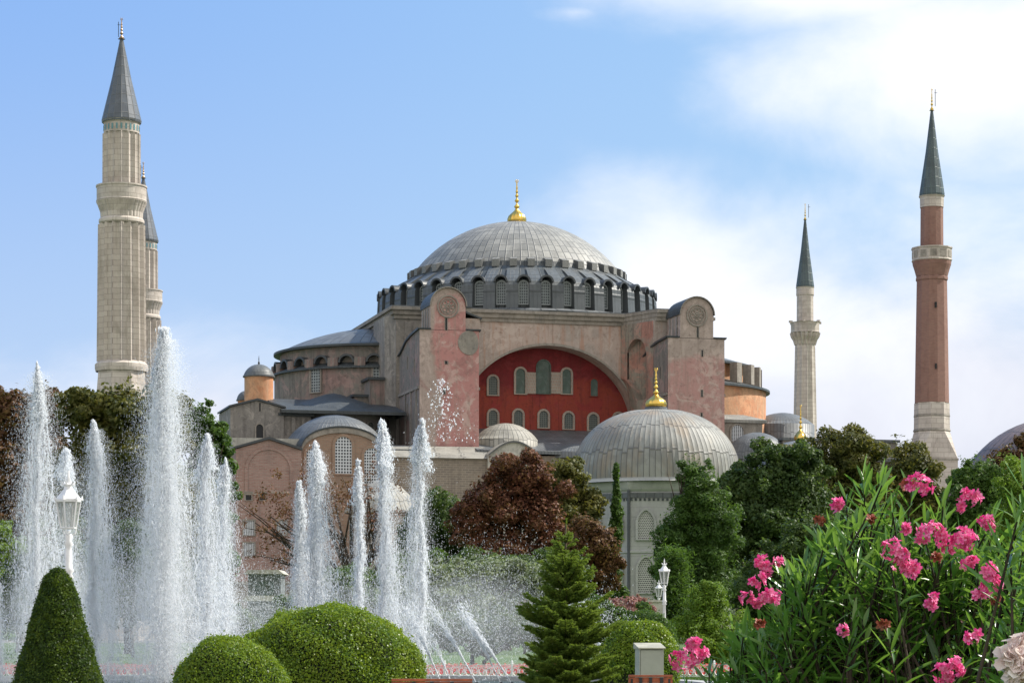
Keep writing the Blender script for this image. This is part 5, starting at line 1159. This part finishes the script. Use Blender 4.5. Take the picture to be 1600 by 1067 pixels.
def jet(label, px, ytop, d, spread, n, seed, core=.10, lean=0, fil=16, topburst=0, fine=.5, size=1.0):
    """rising core column, and water falling back in strands that spread as they fall"""
    rng = np.random.default_rng(seed); H = WZ(ytop, d) - .2; o = thing('fountain_jet', label, 'fountain jet', (WX(px, d), d, .2), 0, JG); s = d / F; sp = spread * s
    PP, SZ, STR, VL = [], [], [], []; n = int(n * 2.3); sp *= 1.0
    # falling strands that open as they fall
    nf = int(n * .66); fil = fil * 2; fv = rng.normal(size=(fil, 2)) * np.array([sp * .62, sp * .5]); fv[:, 0] += lean * s; ft = H * (1 - .55 * rng.random(fil) ** 2.2); fw = rng.random(fil) ** 2 + .08; fw /= fw.sum(); idx = rng.choice(fil, nf, p=fw)
    loose = rng.random(nf) < .30; tfall = rng.random(nf) ** .62
    vx = fv[idx] + rng.normal(size=(nf, 2)) * np.where(loose, .34, .022)[:, None] * sp; z = ft[idx] * (1 - .03 * rng.random(nf)) * (1 - tfall ** 1.8)
    hfrac = z / H; wob = (.05 * np.sin(z * 5 + idx * 2) + .03 * np.sin(z * 13 + idx))[:, None] * np.array([1, .4])
    # clotting: strands break into beads and gaps
    gap = np.sin(z * (9 + (idx % 5) * 3) + idx) * .5 + .5; keep = (rng.random(nf) < .25 + .85 * gap)
    xy = vx * (.03 + .97 * (1 - hfrac)[:, None] ** .62) + wob * tfall[:, None]
    PP.append(np.column_stack([xy, z])[keep]); SZ.append(((.0035 + .011 * rng.random(nf) ** 3.5) * (1 - .3 * tfall))[keep]); STR.append((1.5 + 7 * tfall * rng.random(nf) ** 1.5)[keep]); VL.append((vx / H * .6 * tfall[:, None])[keep])
    # rising core, torn into ragged pulses
    nc = n - nf; u = rng.random(nc) ** .75; cw = core * (.22 + 1.0 * (1 - u)) * (1 + .35 * np.sin(u * 23 + seed)); xy = rng.normal(size=(nc, 2)) * cw[:, None] * .62 * (.4 + rng.random(nc) ** 2)[:, None]; xy[:, 0] += .07 * np.sin(u * 9 + seed) * u + .03 * np.sin(u * 31 + seed)
    PP.append(np.column_stack([xy, u * H])); SZ.append(.005 + .014 * rng.random(nc) ** 2); STR.append(1.5 + 2.5 * rng.random(nc)); VL.append(np.zeros((nc, 2)))
    # clots near the top: a ragged head of several tongues
    nt = int(n * .045 * (1 + topburst)); tg_ = rng.integers(0, 6, nt); tx = rng.normal(size=(6, 2)) * (.05 + .10 * topburst); th = 1.01 - .10 * rng.random(6); u = rng.random(nt)
    xy = tx[tg_] * (.35 + u[:, None]) + rng.normal(size=(nt, 2)) * (.02 + .05 * u)[:, None]; PP.append(np.column_stack([xy, H * (th[tg_] - .12 * u)])); SZ.append(.008 + .020 * rng.random(nt) ** 2.5); STR.append(.9 + 1.2 * rng.random(nt)); VL.append(np.zeros((nt, 2)))
    # veil of fine drops drifting off the column
    nm = int(n * fine * 1.3); tt = rng.random(nm) ** .7; xy = rng.normal(size=(nm, 2)) * sp * (.12 + .85 * tt[:, None] ** .7); xy[:, 0] += lean * s * tt + .06 * sp; PP.append(np.column_stack([xy, H * .97 * (1 - tt ** 1.3)])); SZ.append(.003 + .0035 * rng.random(nm)); STR.append(1 + rng.random(nm) * 3); VL.append(np.zeros((nm, 2)))
    v, f = drops(np.concatenate(PP), np.concatenate(SZ) * size, np.concatenate(STR), np.concatenate(VL)); np_mesh('spray', v, f, M['spray'], o)
    m = MB().mat(M['mist']); m.smooth = True
    pr = [(.01, 0.02)] + [(max(.02, sp * 1.15 * (1 - q / 12) ** .62 * .95 + core * .35 * (1 - (q / 12) ** 4)), .03 + H * .97 * q / 12) for q in range(12)] + [(.01, H * .985)]
    m.lathe(pr, 24)
    for i in range(len(m.v)): x, y, z = m.v[i]; m.v[i] = (x + lean * s * .5 * (1 - z / H) + .04 * math.sin(z * 2.3 + seed), y, z)
    m.build('mist', o)
    m = MB().mat(M['iron']); m.lathe([(.07, -.1), (.07, .0), (.04, .05), (.035, .12)], 8); m.build('nozzle', o)
    return o
jet('left jet rising before the rust tree', 58, 566, 57, 40, 26000, 101, .12, -2)
jet('jet right of the lantern, level with tree tops', 147, 657, 56, 32, 22000, 102, .16, 14)
jet('short ragged jet directly behind the lantern', 105, 700, 58, 36, 9000, 103, .12, 0, topburst=1)
jet('tallest and widest fountain jet, up to the second minaret', 257, 512, 56, 44, 52000, 104, .34, 0, fil=34, topburst=.6, fine=.7)
jet('middle height jet right of the tallest one', 322, 678, 57, 26, 18000, 105, .2, 4, topburst=.4)
jet('thin jet by the brick block left corner', 350, 716, 58, 22, 13000, 106, .12, 4)
jet('stout jet before the buff brick windows', 492, 690, 56, 25, 22000, 107, .26, 8, topburst=.3)
jet('low side jet left of the stout one', 467, 752, 55.6, 14, 9000, 108, .18, 0)
jet('slim jet above the largest clipped shrub', 561, 718, 57, 10, 9000, 109, .14, -2, fil=8)
jet('taller slim jet with drops on its right side', 598, 658, 56.5, 17, 15000, 110, .14, 14, fil=9, topburst=.6)
jet('rightmost tall jet rising before the rose buttress', 658, 654, 56, 20, 14000, 111, .13, -16, fil=9, topburst=.6)
jet('very short jet at the extreme left edge', -6, 905, 57, 12, 6000, 112, .12, 0)
# a burst of loose drops over the rightmost jet
rng = np.random.default_rng(4); n = 340; d = 56; u = rng.random(n) ** 1.3; pxs = 690 + rng.normal(size=n) * (4 + 22 * u) + 6 * u; pys = 592 + 100 * u
P_ = np.column_stack([WX(pxs, d), d + rng.normal(size=n) * .15, WZ(pys, d)]); v, f = drops(P_, .008 + .022 * rng.random(n) ** 2, np.ones(n) * 1.1)
tag(np_mesh('water_drops', v, f, M['spray']), 'scattered drops flying before the rose buttress', 'water drops', kind='stuff')
# inclined jets falling towards the right rim
GA = 'inclined jets at the right of the fountain'
def arc(label, px0, y0, px1, y1, d, n, seed, wd=.012):
    """parabolic stream from its high scattered start down to its nozzle"""
    rng = np.random.default_rng(seed); o = thing('fountain_arc', label, 'fountain jet', (WX(px1, d), d, .2), 0, GA); x1 = 0; x0 = WX(px0, d) - WX(px1, d); z0 = WZ(y0, d) - .2; u = rng.random(n) ** 1.5 * 1.15; n = int(n)
    x = x0 * u; z = z0 * (1.12 * u - .12 * u * u); k = wd * (.3 + 5.5 * u ** 2.5); x = x + rng.normal(size=n) * .05 * u ** 2; P_ = np.column_stack([x, np.zeros(n), z]) + rng.normal(size=(n, 3)) * k[:, None]; P_[:, 2] = np.maximum(P_[:, 2], .01); P_ = P_[:int(n * .6)]; n = len(P_)
    sl = x0 / max(z0, .1); v, f = drops(P_, .006 + .012 * rng.random(n) ** 2, 1.5 + 2 * rng.random(n), np.tile([sl * .8, 0], (n, 1))); np_mesh('stream', v, f, M['spray'], o)
    m = MB().mat(M['iron']); m.lathe([(.05, -.1), (.05, .0), (.03, .06)], 8); m.build('nozzle', o)
yb = HY + (EYE - .2) / 55 * F
for i, (p0, y0, p1, lab) in enumerate(((640, 958, 690, 'leftmost slanting stream beside the large clipped shrub'), (672, 990, 706, 'faint slanting stream, second from the left'), (680, 958, 745, 'long slanting stream in front of the low fence'), (725, 955, 783, 'slanting stream left of the spruce'), (735, 975, 800, 'thin slanting stream next to the spruce'), (905, 938, 992, 'slanting stream right of the spruce, near the cabinet'))):
    arc(lab, p0, y0, p1, yb, 55, 2600 if i != 1 else 900, 200 + i)
arc('second slanting stream right of the spruce', 895, 948, 975, yb, 55.5, 1600, 220)
# broad low cloud of drops between the jets and the spruce
def cloud(label, px, py, rx, ry, d, n, seed, sz=.006, yd=1.2):
    rng = np.random.default_rng(seed); q = rng.normal(size=(n, 3)); q[:, 0] = np.clip(q[:, 0], -2.2, 2.2)
    P_ = np.column_stack([WX(px, d) + q[:, 0] * rx * d / F * .6, d + q[:, 1] * yd, WZ(py, d) + q[:, 2] * ry * d / F * .55]); P_ = P_[P_[:, 2] > .2]; k = len(P_)
    v, f = drops(P_, sz * (.5 + 1.2 * rng.random(k) ** 2), 1.2 + 1.5 * rng.random(k)); return tag(np_mesh('fountain_spray', v, f, M['spray']), label, 'spray', kind='stuff')
cloud('low cloud of spray between the jets and the spruce', 745, 965, 130, 100, 57, 24000, 301, .005)
cloud('low spray under the central jets', 560, 960, 150, 75, 58, 18000, 302, .005)
cloud('low spray between the two groups of jets', 400, 960, 80, 80, 58, 9000, 303, .005)
cloud('low spray under the left jets', 170, 970, 200, 110, 58, 24000, 304, .005)
m = MB().mat(M['thin_mist']); m.smooth = True
for (px, rx, zz, d_) in ((745, 125, 2.6, 57), (560, 110, 2.4, 58.5), (380, 90, 2.2, 58.5), (170, 190, 3.0, 59)):
    n0 = len(m.v); m.lathe([(.02, 0)] + [(math.sin(math.pi * q / 14), (1 - math.cos(math.pi * q / 14)) * .5) for q in range(1, 14)] + [(.02, 1)], 28)
    for i in range(n0, len(m.v)): x, y, z = m.v[i]; m.v[i] = (WX(px, d_) + x * rx * d_ / F, d_ + y * .8, .22 + z * zz)
tag(m.build('low_mist'), 'thin white mist low over the fountain pool', 'mist', kind='stuff')
cloud('spray splashing right of the spruce', 935, 990, 40, 60, 56, 3500, 305)
